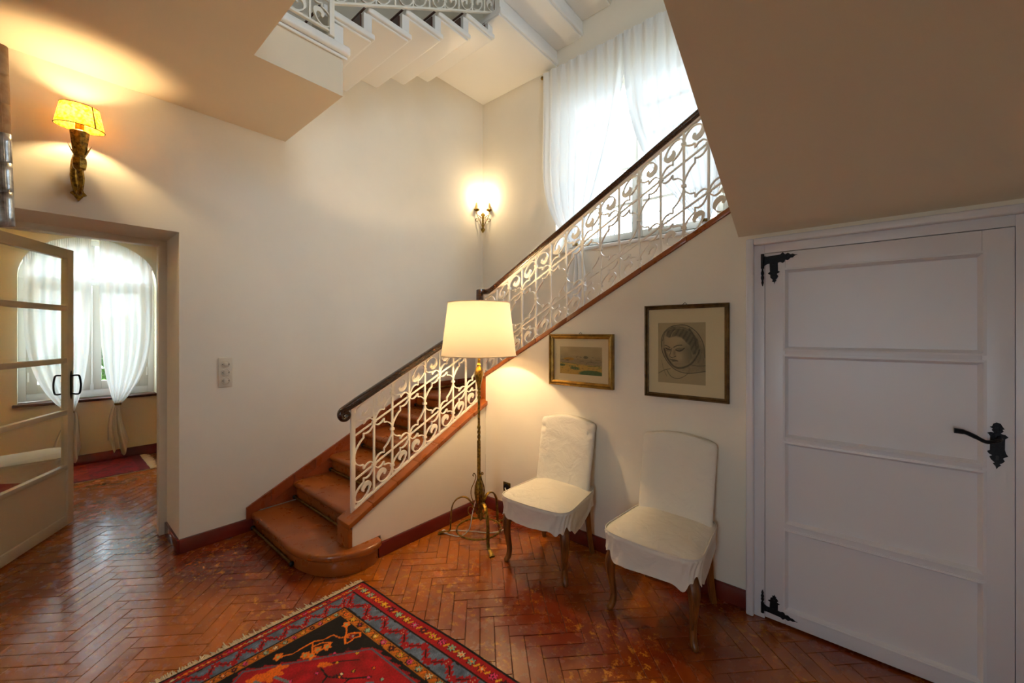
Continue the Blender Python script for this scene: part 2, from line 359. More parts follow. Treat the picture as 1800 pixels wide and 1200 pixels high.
for k in range(-90, 90):
    for j in range(-14, 15):
        for typ in (0, 1):
            lx, ly = (k + 2 + 8 * j, k + 0.5) if typ == 0 else (k + 0.5 + 8 * j, k + 3)
            c = org + ax * lx * TW + ay * ly * TW
            if not inroom(c): continue
            d = c @ fw; vis = -1.0
            if d > 0.6:
                u = 900 + 700 * (c @ rt) / d; v = 584.5 + 700 * 1.45 / d
                hid = (c[0] > -2.12 and c[1] < 1.18) or (c[0] < -3.36 and u < 120) or (c[0] < -3.36 and u > 285) or (c[1] > 2.36) or (c[0] < XL and c[0] > -3.77 and c[1] > .58)
                if -20 < u < 1820 and v < 1215 and not hid: vis = 1.0 / d ** 3
            cands.append((vis, c, typ))
cands.sort(key=lambda q: -q[0])
rest = MB()
for n_, (vis, c, typ) in enumerate(cands):
    rz = math.pi / 4 if typ == 0 else -math.pi / 4
    e = (rng.normal() * 0.0035, rng.normal() * 0.0035, rz + rng.normal() * 0.004); z = -0.0012 + rng.normal() * 0.0004
    if n_ < 300 and vis > 0:
        link('tile', tile_me, floor, (c[0], c[1], z), e)
    else:
        mx = Matrix.Translation((c[0], c[1], z)) @ Matrix.Rotation(e[2], 4, 'Z') @ Matrix.Rotation(e[0], 4, 'X') @ Matrix.Rotation(e[1], 4, 'Y')
        rest.add([mx @ Vector(p) for p in tv], tf)
o = obj('tile_field', rest, 'tile', floor, smooth=False); tag(o, kind='stuff')

# ------------------------------------------------------------------ baseboards
def board_x(name, x0, x1, y, z, ydir, h=0.092): # along X on a wall facing ydir
    m = MB(); m.prism([(y, 0), (y + ydir * 0.016, 0), (y + ydir * 0.016, h - 0.008), (y + ydir * 0.010, h), (y, h)], 'X', x0, x1); return struct(name, m, 'basered')
def board_y(name, y0, y1, x, xdir, h=0.092):
    m = MB(); m.prism([(x, 0), (x + xdir * 0.016, 0), (x + xdir * 0.016, h - 0.008), (x + xdir * 0.010, h), (x, h)], 'Y', y0, y1); return struct(name, m, 'basered')
board_y('baseboard_left', 0.58, 1.0, XL, 1)
board_y('baseboard_left_near', -2.4, -0.32, XL, 1)
m = MB(); m.box(-3.745, XL + 0.016, 0.564, 0.58, 0, 0.092); struct('baseboard_reveal', m, 'basered', bevel=0.003)
board_x('baseboard_pictures', XS, -0.41, YP, 0, -1)
board_y('baseboard_stair_side', 1.40, YP, XS, 1)
board_y('baseboard_side_far', -1.9, 2.1, -6.42, 1, 0.11)
board_x('baseboard_side_end', -6.42, -3.77, 2.1, 0, -1)

# ------------------------------------------------------------------ lower staircase
st = thing('staircase', 'terracotta staircase with rounded bottom step and brass rods', 'staircase', (-2.9, 1.0, 0))
NS = [(1.01 + 0.2865 * i, 0.135 + 0.142 * i) for i in range(6)]
# bottom step with its swept round end
def step_outline(off):
    pts = [(-3.344, 1.40), (-3.344, 1.01 - off)]
    end = [(-2.62, 1.005 - off), (-2.52, 1.02 - off), (-2.42, 1.055 - off), (-2.34, 1.11 - off * .8), (-2.285 + off * .3, 1.19 - off * .3), (-2.265 + off * .9, 1.27), (-2.272 + off, 1.34), (-2.30 + off, 1.385 + off * .5), (-2.3245, 1.40 + off * .5)]
    return pts + catmull([(-2.75, 1.005 - off)] + end, 4)
m = MB(); m.prism(step_outline(0.0), 'Z', 0.0, 0.10); obj('bottom_riser', m, 'step', st, bevel=0.004)
m = MB(); m.prism(step_outline(0.025), 'Z', 0.085, 0.135); obj('bottom_tread', m, 'step', st, bevel=0.021, seg=4)
def bull(y0, y1, z1, th):   # profile of a slab with a rounded front edge at y0
    r = th / 2; a = [(y0 + r - r * math.cos(t), z1 - r + r * math.sin(t)) for t in np.linspace(-math.pi / 2, math.pi / 2, 9)]
    return a + [(y1, z1), (y1, z1 - th)]
for i in range(1, 6):
    y, z = NS[i]; back = NS[i + 1][0] + 0.02 if i < 5 else YB
    m = MB(); m.prism(bull(y - 0.018, back, z, 0.05), 'X', -3.344, -2.456); obj('tread', m, 'step', st)
    m = MB(); m.box(-3.344, -2.456, y + 0.004, y + 0.03, NS[i - 1][1], z - 0.049); obj('riser', m, 'step', st)
m = MB(); m.box(-2.456, -1.9, 2.52, YB, 0.70, NS[5][1]); obj('landing_slab', m, 'step', st)
for i in range(6):
    y, z = NS[i]; zb = 0 if i == 0 else NS[i - 1][1]; x1 = -2.63 if i == 0 else -2.462; yy = y - (0.014 if i == 0 else 0.012)
    m = MB(); m.tube([(-3.335, yy, zb + 0.022), (x1, yy, zb + 0.022)], 0.0085, 10); rod = obj('stair_rod', m, 'brass', st)
    for xx in ((-3.333,) if i else (-3.333, x1)):
        m = MB(); m.lathe([(0.006, -0.012), (0.015, -0.008), (0.016, 0.006), (0.009, 0.012)], (0, 0, 0), 10)
        mb2 = MB(); mb2.add([(xx + v[2], yy + v[0], zb + 0.022 + v[1]) for v in m.v], m.f); obj('rod_cup', mb2, 'iron_black', rod)
x = -2.40; z = NS[5][1]
for i in range(8):   # second flight behind the picture wall
    z2 = z + 0.1434 * (i + 1); x0 = x + 0.26 * i
    m = MB(); m.prism([(a, b) for a, b in bull(x0 - 0.018, x0 + 0.285 if i < 7 else 0.89, z2, 0.05)], 'Y', 2.525, YB); obj('tread', m, 'step', st)
    m = MB(); m.box(x0 + 0.004, x0 + 0.03, 2.525, YB, z2 - 0.1434, z2 - 0.049); obj('riser', m, 'step', st)
# sloped skirting tiles along the left wall
skl = lambda y: 0.176 + 0.4955 * (y - 0.957)
ys = list(np.arange(0.957, 2.49, 0.165)) + [2.49]
for a, b in zip(ys[:-1], ys[1:]):
    m = MB(); m.prism([(a + .001, skl(a) - 0.085), (b - .001, skl(b) - 0.085), (b - .001, skl(b)), (a + .001, skl(a))], 'X', XL, XL + 0.017); obj('skirting_tile', m, 'skirt', st, bevel=0.002, seg=1)
for i in range(6):
    y = NS[i][0]; y0 = 0.957 if i == 0 else NS[i - 1][0]; zb = 0.0 if i == 0 else NS[i - 1][1]
    m = MB(); m.prism([(y0, zb), (y + 0.02, zb), (y + 0.02, skl(y + 0.02) - 0.087), (y0, max(skl(y0) - 0.087, zb + .001))], 'X', XL, XL + 0.014); obj('skirting_tile', m, 'skirt', st)
m = MB(); m.box(XL, XL + 0.017, 2.49, YB, 0.846, 0.93); obj('skirting_tile', m, 'skirt', st, bevel=0.002)
m = MB(); m.box(XL + 0.017, -2.42, YB - 0.017, YB, 0.846, 0.93); obj('skirting_tile', m, 'skirt', st, bevel=0.002)
m = MB(); m.tube([(-3.33, 2.50, 0.869), (-3.33, 3.38, 0.869)], 0.008, 8); obj('stair_rod', m, 'brass', st)
# end face and sloped cap tiles of the two side walls
m = MB(); m.box(-2.462, XS + 0.003, 1.200, 1.226, 0.135, CAP1(1.200) - 0.035); obj('end_tile', m, 'step', st, bevel=0.002)
ys = [1.198] + list(np.arange(1.36, 2.30, 0.178)) + [YP + 0.02]
for a, b in zip(ys[:-1], ys[1:]):
    m = MB(); m.prism([(a + .001, CAP1(a) - 0.034), (b - .001, CAP1(b) - 0.034), (b - .001, CAP1(b)), (a + .001, CAP1(a))], 'X', -2.465, XS + 0.012 if b < YP else XS + 0.02); obj('cap_tile', m, 'step', st, bevel=0.004)
xs = list(np.arange(-2.335, -0.60, 0.27)) + [-0.456]
for a, b in zip(xs[:-1], xs[1:]):
    m = MB(); m.prism([(a + .001, CAP2(a) - 0.034), (b - .001, CAP2(b) - 0.034), (b - .001, CAP2(b)), (a + .001, CAP2(a))], 'Y', YP - 0.012, 2.53); obj('cap_tile', m, 'step', st, bevel=0.004)
m = MB(); m.box(-2.475, XS, 2.425, 2.53, 0.846, CAP2(-2.33) - 0.035); obj('end_tile', m, 'step', st, bevel=0.003)

# ------------------------------------------------------------------ wrought iron railings
HR = 0.642; H1 = 0.277 * HR; H2 = 0.715 * HR; HM = (H1 + H2) / 2; HH = (H2 - H1) / 2
MIDC = [[(0, 0), (.03, .2), (.12, .36), (.28, .53), (.46, .62)], [(.46, .82), (.6, .73), (.78, .73), (.92, .84), (1, 1.0)]]
OUTC = [[(1, 0), (.92, .022), (.78, .044), (.6, .047), (.46, .034)],
        [(.46, .060), (.28, .068), (.12, .084), (.035, .102), (.02, .118), (.06, .142), (.19, .160), (.42, .167), (.66, .148), (.78, .116), (.72, .090), (.54, .084), (.42, .100), (.46, .120)]]
def cell_curves(p, slope, mirror):
    def to2(u, t): s = p * (1 - u) if mirror else p * u; return (s, t + slope * s)
    res = []
    for sg in (1, -1):
        pts = []
        for seg_ in MIDC: pts += [to2(u, HM + sg * d * HH) for u, d in catmull(seg_, 4)]
        res.append(('ogee_bar', pts, [0.0075] * len(pts)))
    for up in (1, 0):
        pts = []; wd = []
        for si, seg_ in enumerate(OUTC):
            c = catmull(seg_, 4); q = [to2(u, H2 + d if up else H1 - d) for u, d in c]
            pts += q
            if si == 0: wd += [0.0075] * len(q)
            else:
                for k in range(len(q)):
                    f = k / (len(q) - 1); wd.append(0.0075 if f < 0.66 else 0.0075 + 0.025 * math.sin(min(1, (f - 0.66) / 0.34) * math.pi) ** 0.8 * (1 - 0.25 * f))
        res.append(('scroll', pts, wd))
    return res
def build_rail(root, to3, s0, z0, n, p, slope, startB=True, skip=()):
    off = woff(root); cache = {}
    def place(name, me, s): 
        a = Vector(to3(0, 0, 0)); b = Vector(to3(s, 0, 0)); return link(name, me, root, off + Vector(to3(s0 + s, z0 + slope * s, 0)))
    base = Vector(to3(0, 0, 0)); T = lambda s, z, d: Vector(to3(s, z, d)) - base
    for i in range(n):
        mirror = (i % 2 == 1) if startB else (i % 2 == 0)
        if mirror not in cache:
            cache[mirror] = []
            for nm, pts, wd in cell_curves(p, slope, mirror):
                mb = MB(); mb.ribbon(pts, wd, 0.013, T); cache[mirror].append((nm, make_mesh(nm, mb, 'iron_white', smooth=True, angle=30)))
        for nm, me in cache[mirror]: place(nm, me, i * p)
    for kind in (0, 1):
        mb = MB(); mb.ribbon([(0, 0), (0, HR)], 0.012, 0.012, T)
        if kind == 0:
            for zc in (HM, H2 + 0.108, H1 - 0.108):
                mb.ribbon([(0, zc - 0.008), (0, zc + 0.008)], 0.026, 0.02, T)
        else:
            for zc in (H1, H2): mb.ribbon([(-0.012, zc - 0.012 * slope), (0.012, zc + 0.012 * slope)], 0.017, 0.018, T)
        cache['b%d' % kind] = make_mesh('baluster', mb, 'iron_white', bevel=0.0)
    for i in range(0, n + 1):
        isB = (i % 2 == 0) if startB else (i % 2 == 1)
        if i in skip: continue
        place('baluster', cache['b0' if isB else 'b1'], i * p)
    L_ = n * p
    for zc, wd, dp in ((0.0, 0.012, 0.022), (H1, 0.010, 0.0095), (H2, 0.010, 0.0095), (HR, 0.012, 0.026)):
        mb = MB(); mb.ribbon([(0, zc), (L_, zc + slope * L_)], wd, dp, T); place('rail_bar', make_mesh('rail_bar', mb, 'iron_white'), 0)
HP = [(-.026, -.014), (-.022, -.020), (.022, -.020), (.026, -.014), (.022, -.006), (.028, .004), (.026, .014), (.015, .022), (0, .025), (-.015, .022), (-.026, .014), (-.028, .004), (-.022, -.006)]
rl = thing('stair_railing', 'white wrought iron scroll railing with dark wooden handrail climbing past the landing', 'railing', (-2.40, 1.275, 0.30))
XR1 = -2.40; YR2 = 2.46; p1 = 0.1375; p2 = 0.1366; S1 = 0.497; S2 = 0.5517
f1 = lambda s, z, d: (XR1 + d, s, z); f2 = lambda s, z, d: (s, YR2 + d, z)
zb1 = CAP1(1.28) + 0.010
build_rail(rl, f1, 1.28, zb1, 8, p1, S1, skip=(0, 8))
m = MB(); m.prism([(1.255, CAP1(1.255)), (1.285, CAP1(1.285)), (1.285, 0.985), (1.255, 0.985)], 'X', XR1 - 0.008, XR1 + 0.008); obj('newel_post', m, 'iron_white', rl, bevel=0.002)
m = MB(); m.prism([(2.366, CAP1(2.366)), (2.394, CAP1(2.394)), (2.394, 1.56), (2.366, 1.56)], 'X', XR1 - 0.014, XR1 + 0.014); obj('newel_post', m, 'iron_white', rl, bevel=0.002)
x02 = -2.390; zb2 = CAP2(x02) + 0.014
build_rail(rl, f2, x02, zb2, 15, p2, S2, skip=(0,))
m = MB(); m.box(x02 - 0.014, x02 + 0.014, YR2 - 0.014, YR2 + 0.014, CAP2(-2.33) - 0.0345, 1.765); obj('newel_post', m, 'iron_white', rl, bevel=0.002)
# handrails
zt1 = lambda y: zb1 + HR + S1 * (y - 1.28) + 0.028
path = []
Jy = 1.206; a0v = math.radians(116); rv = 0.034; cyv = Jy - rv * math.cos(a0v); czv = zt1(Jy) - rv * math.sin(a0v); scl = []
for k in range(30, -1, -1):   # volute: from the eye outwards to the rail
    f = k / 30; a = a0v + math.radians(430 * f); r = rv * (1 - 0.70 * f)
    path.append((XR1, cyv + r * math.cos(a), czv + r * math.sin(a))); scl.append(0.86 - 0.50 * f)
path += [(XR1, y, zt1(y)) for y in (1.24, 1.30, 1.4, 1.8, 2.2, 2.405)]; scl += [.9, 1, 1, 1, 1, 1]
m = MB(); m.sweep(path, HP, (1, 0, 0), scl); obj('handrail', m, 'wood_rail', rl, angle=50)
zt2 = lambda x_: zb2 + HR + S2 * (x_ - x02) + 0.028
zh = zt2(-2.325)
m = MB(); m.prism([(2.385, 1.50), (2.43, 1.50), (2.43, zh - 0.01), (2.405, zh + 0.022), (2.385, zh + 0.012)], 'X', -2.425, -2.378); m.box(-2.425, -2.378, 2.42, 2.49, zh - 0.022, zh + 0.022); obj('handrail_riser', m, 'wood_rail', rl, bevel=0.006)
m = MB(); m.sweep([(-2.42, YR2, zh), (-2.345, YR2, zh), (-2.315, YR2, zh + 0.008), (-2.28, YR2, zt2(-2.28)), (-1.5, YR2, zt2(-1.5)), (-0.46, YR2, zt2(-0.46)), (-0.36, YR2, zt2(-0.36))], HP, (0, -1, 0)); obj('handrail', m, 'wood_rail', rl, angle=50)

# ------------------------------------------------------------------ upper staircase (floor above)
us = thing('upper_staircase', 'white stepped underside of the staircase climbing to the top floor', 'staircase', (-2.9, 1.23, 3.22))
XU = -2.42
def slab(x0, x1, y0, y1, z0, th, edges):   # tread slab with a rounded nosing on the free edges
    m = MB(); m.box(x0, x1, y0, y1, z0 + 0.016, z0 + th); m.box(x0, x1 - 0.018 * ('x' in edges), y0, y1 - 0.018 * ('y' in edges), z0, z0 + 0.018)
    return m
m = MB(); m.box(-2.4395, -2.40, 0.736, 1.262, 3.19, 3.25); obj('floor_nosing', m, 'white', us, bevel=0.018, seg=4)
m = MB(); m.box(-2.4395, -2.425, 0.736, 1.25, 3.172, 3.1895); obj('floor_nosing', m, 'white', us, bevel=0.004)
m = MB(); m.box(-2.399, -0.455, 0.7345, 0.765, 3.19, 3.25); obj('floor_nosing', m, 'white', us, bevel=0.018, seg=4)
m = MB(); m.box(-3.36, -2.436, 1.17, 1.226, 3.22, 3.37); obj('riser', m, 'white', us)
UT = [(1.44 + 0.294 * k, 3.385 + 0.168 * k) for k in range(5)]
for k, (yb, zb) in enumerate(UT):
    yf = yb - 0.294 - 0.05
    obj('tread', slab(-3.36, XU, yf, yb, zb, 0.056, 'xy'), 'white', us, bevel=0.014, seg=3)
    m = MB(); m.box(-3.36, XU - 0.05, yf - 0.006, yb - 0.07, zb + 0.056, zb + 0.07); obj('tread_board', m, 'wood_dark', us, bevel=0.004)
    zn = (UT[k + 1][1] if k < 4 else 4.19) + 0.004
    m = MB(); m.box(-3.36, XU - 0.014, yb - 0.075, yb - 0.018, zb + 0.05, zn); obj('riser', m, 'white', us)
    m = MB(); m.box(-3.36, XU - 0.045, yb - 0.085, yb - 0.074, zb + 0.07, zn); obj('riser_board', m, 'wood_dark', us)
obj('landing', slab(-3.36, -2.275, 2.53, YB, 4.175, 0.07, 'x'), 'white', us, bevel=0.014, seg=3)
for k in range(7):
    xb = -1.985 + 0.30 * k; zb = 4.337 + 0.158 * k
    obj('tread', slab(xb - 0.345, xb, 2.53, YB, zb, 0.056, 'x'), 'white', us, bevel=0.014, seg=3)
    m = MB(); m.box(xb - 0.365, xb - 0.31, 2.54, YB, zb - 0.11, zb + 0.006); obj('riser', m, 'white', us)
ur = thing('upper_railing', 'white wrought iron scroll railing along the upper stair treads', 'railing', (-2.43, 1.14, 3.25))
fu = lambda s, z, d: (-2.405 + d, s, z)
build_rail(ur, fu, 1.14, 3.455, 10, 0.147, 0.5715, skip=(0,))
build_rail(ur, fu, 0.752, 3.275, 3, 0.128, 0.0, startB=False, skip=(3,))
m = MB(); m.box(-2.419, -2.391, 1.12, 1.15, 3.2505, 4.15); obj('newel_post', m, 'iron_white', ur, bevel=0.002)
m = MB(); m.sweep([(-2.405, 0.75, 3.95), (-2.405, 1.14, 3.95)], HP, (1, 0, 0)); obj('handrail', m, 'wood_rail', ur)
m = MB(); m.sweep([(-2.405, 1.14, 4.10), (-2.405, 2.62, 4.10 + 1.48 * .5715)], HP, (1, 0, 0)); obj('handrail', m, 'wood_rail', ur)
m = MB(); m.box(-2.43, -2.38, 2.56, 2.62, 4.2455, 5.2); obj('newel_post', m, 'white', ur, bevel=0.003)

# ------------------------------------------------------------------ windows
def casement(par, plane, a0, a1, z0, z1, pos, bars_z, fr=0.05, dep=0.045, bw=0.022, mat_='sash'):
    """a framed sash with glazing bars; plane 'Y' or 'X', pos = position along it"""
    def bx(mb, s0, s1, q0, q1, d0, d1):
        if plane == 'Y': mb.box(s0, s1, pos + d0, pos + d1, q0, q1)
        else: mb.box(pos - d1, pos - d0, s0, s1, q0, q1)
    for s0, s1, q0, q1, nm in ((a0, a0 + fr, z0, z1, 'stile'), (a1 - fr, a1, z0, z1, 'stile'), (a0 + fr, a1 - fr, z0, z0 + fr * 1.3, 'rail'), (a0 + fr, a1 - fr, z1 - fr, z1, 'rail')):
        mb = MB(); bx(mb, s0, s1, q0, q1, 0, dep); obj('sash_' + nm, mb, mat_, par, bevel=0.004)
    zs = [z0 + fr * 1.3] + list(bars_z) + [z1 - fr]
    for b in bars_z:
        mb = MB(); bx(mb, a0 + fr, a1 - fr, b - bw / 2, b + bw / 2, 0.006, dep - 0.006); obj('glazing_bar', mb, mat_, par, bevel=0.003)
    for q0, q1 in zip(zs[:-1], zs[1:]):
        mb = MB(); bx(mb, a0 + fr - .005, a1 - fr + .005, q0, q1, dep / 2 - .002, dep / 2 + .002); obj('pane', mb, 'glass', par)
w1 = thing('window_1', 'tall white casement window on the stairs behind sheer curtains', 'window', (-1.52, 3.6, 2.28), kind='structure')
for s0, s1, q0, q1 in ((wx0, wx0 + 0.05, wz0, wz1), (wx1 - 0.05, wx1, wz0, wz1), (wx0 + 0.05, wx1 - 0.05, wz1 - 0.05, wz1), (wx0 + 0.05, wx1 - 0.05, wz0, wz0 + 0.06)):
    m = MB(); m.box(s0, s1, 3.61, 3.69, q0, q1); obj('window_frame', m, 'sash', w1, bevel=0.004)
bz = [2.68, 3.02, 3.285, 3.55]
casement(w1, 'Y', wx0 + 0.05, -1.522, wz0 + 0.06, wz1 - 0.05, 3.6, bz)
casement(w1, 'Y', -1.518, wx1 - 0.05, wz0 + 0.06, wz1 - 0.05, 3.6, bz)
m = MB(); m.box(wx0 - 0.03, wx1 + 0.03, YB - 0.03, 3.61, wz0 - 0.03, wz0); obj('window_sill', m, 'white', w1, bevel=0.006)
w2 = thing('window_2', 'arched white casement window of the side room', 'window', (-6.6, 0.363, 0.72), kind='structure')
ai = [(0.363 + 0.53 * math.cos(a), 2.03 + 0.47 * math.sin(a)) for a in np.linspace(0, math.pi, 25)]
ao = [(0.363 + 0.475 * math.cos(a), 2.03 + 0.415 * math.sin(a)) for a in np.linspace(0, math.pi, 25)]
m = MB(); m.prism(ai + ao[::-1], 'X', -6.68, -6.60); obj('window_frame', m, 'white', w2)
for s0, s1, q0, q1 in ((-0.167, -0.112, 0.72, 2.03), (0.838, 0.893, 0.72, 2.03), (-0.112, 0.838, 0.72, 0.80), (-0.112, 0.838, 1.99, 2.05)):
    m = MB(); m.box(-6.68, -6.60, s0, s1, q0, q1); obj('window_frame', m, 'white', w2, bevel=0.004)
casement(w2, 'X', -0.112, 0.361, 0.80, 1.99, -6.595, [], fr=0.075)
casement(w2, 'X', 0.365, 0.838, 0.80, 1.99, -6.595, [], fr=0.075)
m = MB(); m.box(-6.66, -6.62, 0.335, 0.391, 2.05, 2.47); obj('glazing_bar', m, 'white', w2, bevel=0.003)
m = MB(); m.prism(ao, 'X', -6.642, -6.638); obj('pane', m, 'glass', w2)
for yy in (-0.10, 0.83):
    for zz in (0.98, 1.7):
        m = MB(); m.tube([(-6.592, yy, zz - .05), (-6.592, yy, zz + .05)], 0.008, 8); obj('hinge', m, 'white', w2)
m = MB(); m.tube([(-6.585, 0.363, 0.84), (-6.585, 0.363, 1.9)], 0.008, 8); m.box(-6.60, -6.57, 0.35, 0.376, 0.80, 0.86); m.box(-6.60, -6.55, 0.355, 0.371, 0.86, 0.885); obj('espagnolette', m, 'white', w2)
m = MB(); m.box(-6.60, -6.385, -0.20, 0.91, 0.69, 0.72); obj('window_sill', m, 'wood_dark', w2, bevel=0.006)
w4 = thing('window_4_added', 'unseen white casement window added on the upper landing', 'window', (1.1, 0.95, 3.7), kind='structure')  # added out of view to bring more daylight onto the left wall
casement(w4, 'X', 0.4, 0.948, 3.7, 5.0, 1.08, [4.4]); casement(w4, 'X', 0.952, 1.5, 3.7, 5.0, 1.08, [4.4])
w3 = thing('window_3', 'plain white casement window of the hall', 'window', (0.1, -2.5, 0.85), kind='structure')
casement(w3, 'Y', -0.3, 0.098, 0.9, 2.1, -2.52, [1.5]); casement(w3, 'Y', 0.102, 0.5, 0.9, 2.1, -2.52, [1.5])

# ------------------------------------------------------------------ curtains
def curtain(name, label, plane, pos, a0, a1, ztop, tie_a, tie_z, hem_z, tail, matn, folds=9, amp=0.022, ease=4.0, group=None, seed=0, sway=0.0, thing_loc=None, tieband='brass'):
    root = thing(name, label, 'curtain', thing_loc or ((tie_a, pos, hem_z) if plane == 'Y' else (pos, tie_a, hem_z)), group=group)
    r = np.random.default_rng(seed); ph = r.uniform(0, 6.28, 6)
    zt = ztop if callable(ztop) else (lambda a: ztop)
    def P(a, s, z, off): return (s, pos - off, z) if plane == 'Y' else (pos + off, s, z)
    def upper(u, v):
        s0 = a0 + (a1 - a0) * u; ez_ = ease if not isinstance(ease, tuple) else ease[0] * (1 - u) + ease[1] * u; e = v ** ez_; wn = 0.055
        s = s0 * (1 - e) + (tie_a + (u - 0.5) * wn) * e
        s += sway * math.sin(math.pi * v) * (1 - e)
        z = zt(s0) * (1 - v) + tie_z * v
        am = amp * (0.35 + 0.9 * min(1, v * 2.5)) * (1 - 0.55 * e)
        off = am * (math.sin(u * 2 * math.pi * folds + ph[0] + 0.6 * math.sin(5 * v + ph[1])) + 0.5 * math.sin(u * 2 * math.pi * folds * 0.43 + ph[2])) + 0.07 * math.sin(math.pi * v ** 2.2) * 0.6
        if v < 0.03: off += 0.006 * math.sin(u * 2 * math.pi * folds * 5)
        return P(u, s, z, off)
    m = MB(); m.grid(upper, 110, 48); obj('cloth', m, matn, root, angle=180)
    def tailf(u, v):
        wn = 0.05 + tail * v ** 0.8; s = tie_a + (u - 0.5) * wn + 0.02 * math.sin(3 * v + ph[3])
        hz = hem_z + 0.22 * abs(u - 0.62) ** 1.0 + 0.05 * math.sin(u * 14 + ph[4])
        z = tie_z * (1 - v) + hz * v
        off = (0.012 + 0.03 * v) * math.sin(u * 2 * math.pi * 3.5 + ph[5]) + 0.01
        return P(u, s, z, off)
    m = MB(); m.grid(tailf, 60, 24); obj('tail', m, matn, root, angle=180)
    c = P(0, tie_a, tie_z, 0.012)
    m = MB(); m.lathe([(0.027, -0.012), (0.030, -0.006), (0.030, 0.008), (0.027, 0.013)], c, 18, cap=False); obj('tie_band', m, tieband, root)
    return root
archz = lambda y: 2.03 + 0.455 * math.sqrt(max(0.0, 1 - ((y - 0.363) / 0.53) ** 2)) + 0.0
curtain('curtain', 'white cotton curtain knotted at the sill, window side farther from the glazed door', 'X', -6.355, 0.405, 0.845, archz, 0.553, 0.64, 0.07, 0.13, 'curtain_thick', folds=6, amp=0.016, ease=4.5, seed=3, group='side room curtains')
curtain('curtain', 'white cotton curtain of the side room seen partly through the glazed door', 'X', -6.355, -0.13, 0.345, archz, 0.19, 0.60, 0.07, 0.16, 'curtain_thick', folds=6, amp=0.016, ease=4.5, seed=5, group='side room curtains')
m = MB(); m.tube([(-6.408, y, archz(y) + 0.006) for y in np.linspace(-0.13, 0.86, 30)], 0.006, 6)
tag(obj('curtain_track', m, 'white'), 'thin curved curtain track along the window arch', 'curtain rail')
rod_z = 4.112
curtain('curtain', 'sheer white curtain tied back beside the corner sconce', 'Y', 3.355, -2.42, -1.50, rod_z + .016, -2.03, 2.30, 1.72, 0.22, 'curtain', folds=9, ease=(5.0, 1.7), seed=11, group='stair window curtains')
curtain('curtain', 'sheer white curtain drawn towards the sloping plaster soffit', 'Y', 3.345, -1.53, -0.62, rod_z + .016, -0.86, 2.32, 1.95, 0.16, 'curtain', folds=9, ease=(2.6, 4.0), seed=12, group='stair window curtains')
cr = thing('curtain_rod', 'slim brass curtain rod above the stair window', 'curtain rail', (-1.5, 3.36, rod_z))
m = MB(); m.tube([(-2.44, 3.385, rod_z), (-0.6, 3.385, rod_z)], 0.009, 8); obj('rod', m, 'brass', cr)
m = MB(); m.lathe([(0.004, -0.018), (0.015, -0.012), (0.019, 0), (0.015, 0.012), (0.004, 0.018)], (-2.455, 3.385, rod_z), 12); obj('finial', m, 'brass', cr)
for xx in (-2.43, -0.62):
    m = MB(); m.tube([(xx, 3.385, rod_z), (xx, YB, rod_z)], 0.007, 6); obj('bracket', m, 'brass', cr)

# ------------------------------------------------------------------ panelled door under the slope (door_2)
d2 = thing('door_2', 'white four-panel door with black iron hinges under the sloping soffit', 'door', (0.07, 2.37, 0), kind='structure')
for x0, x1, z0, z1 in ((-0.41, -0.375, 0, 1.93), (-0.3752, 0.62, 1.895, 1.93), (0.56, 0.60, 0, 1.895)):
    m = MB(); m.box(x0, x1, 2.343, 2.42, z0, z1); obj('casing', m, 'doorwhite', d2, bevel=0.008, seg=3)
m = MB(); m.box(-0.376, -0.330, 2.371, 2.42, 0, 1.896); obj('frame_stile', m, 'doorwhite', d2, bevel=0.002)
m = MB(); m.box(0.476, 0.561, 2.371, 2.42, 0, 1.896); obj('frame_stile', m, 'doorwhite', d2, bevel=0.002)
m = MB(); m.box(-0.330, 0.476, 2.371, 2.42, 1.852, 1.896); obj('frame_head', m, 'doorwhite', d2, bevel=0.002)
pz = [(0.09, 0.466), (0.519, 0.897), (0.944, 1.325), (1.378, 1.750)]
for x0, x1 in ((-0.328, -0.2425), (0.3925, 0.474)):
    m = MB(); m.box(x0, x1, 2.369, 2.41, 0.012, 1.849); obj('stile', m, 'doorwhite', d2, bevel=0.002)
zz = [0.012] + [q for p_ in pz for q in (p_[0] - .004, p_[1] + .004)] + [1.849]
for k in range(0, len(zz), 2):
    m = MB(); m.box(-0.2425, 0.3925, 2.3692, 2.41, zz[k], zz[k + 1]); obj('rail', m, 'doorwhite', d2, bevel=0.002)
for a, b in pz:
    m = MB(); m.box(-0.245, 0.395, 2.386, 2.40, a - 0.005, b + 0.005); pn = obj('panel', m, 'doorwhite', d2)
    xo0, xo1, zo0, zo1 = -0.253, 0.404, a - 0.018, b + 0.018
    C4 = lambda k: [(xo0 + k, zo0 + k), (xo1 - k, zo0 + k), (xo1 - k, zo1 - k), (xo0 + k, zo1 - k)]
    A_, B_, D_ = C4(0), C4(.009), C4(.021)
    for e in range(4):   # bolection strips, mitred, with a sloped inner face
        g = (e + 1) % 4; m = MB()
        vs = [(A_[e][0], 2.374, A_[e][1]), (A_[e][0], 2.3645, A_[e][1]), (B_[e][0], 2.3635, B_[e][1]), (D_[e][0], 2.3855, D_[e][1]), (D_[e][0], 2.392, D_[e][1]),
              (A_[g][0], 2.374, A_[g][1]), (A_[g][0], 2.3645, A_[g][1]), (B_[g][0], 2.3635, B_[g][1]), (D_[g][0], 2.3855, D_[g][1]), (D_[g][0], 2.392, D_[g][1])]
        m.add(vs, [(0, 1, 2, 3, 4), (9, 8, 7, 6, 5)] + [(k, k + 5, (k + 1) % 5 + 5, (k + 1) % 5) for k in range(5)]); obj('moulding', m, 'doorwhite', pn, angle=20)
def plate(poly, y0, y1, par, name): m = MB(); m.prism(poly, 'Y', y0, y1); return obj(name, m, 'iron_black', par, bevel=0.0008, seg=1)
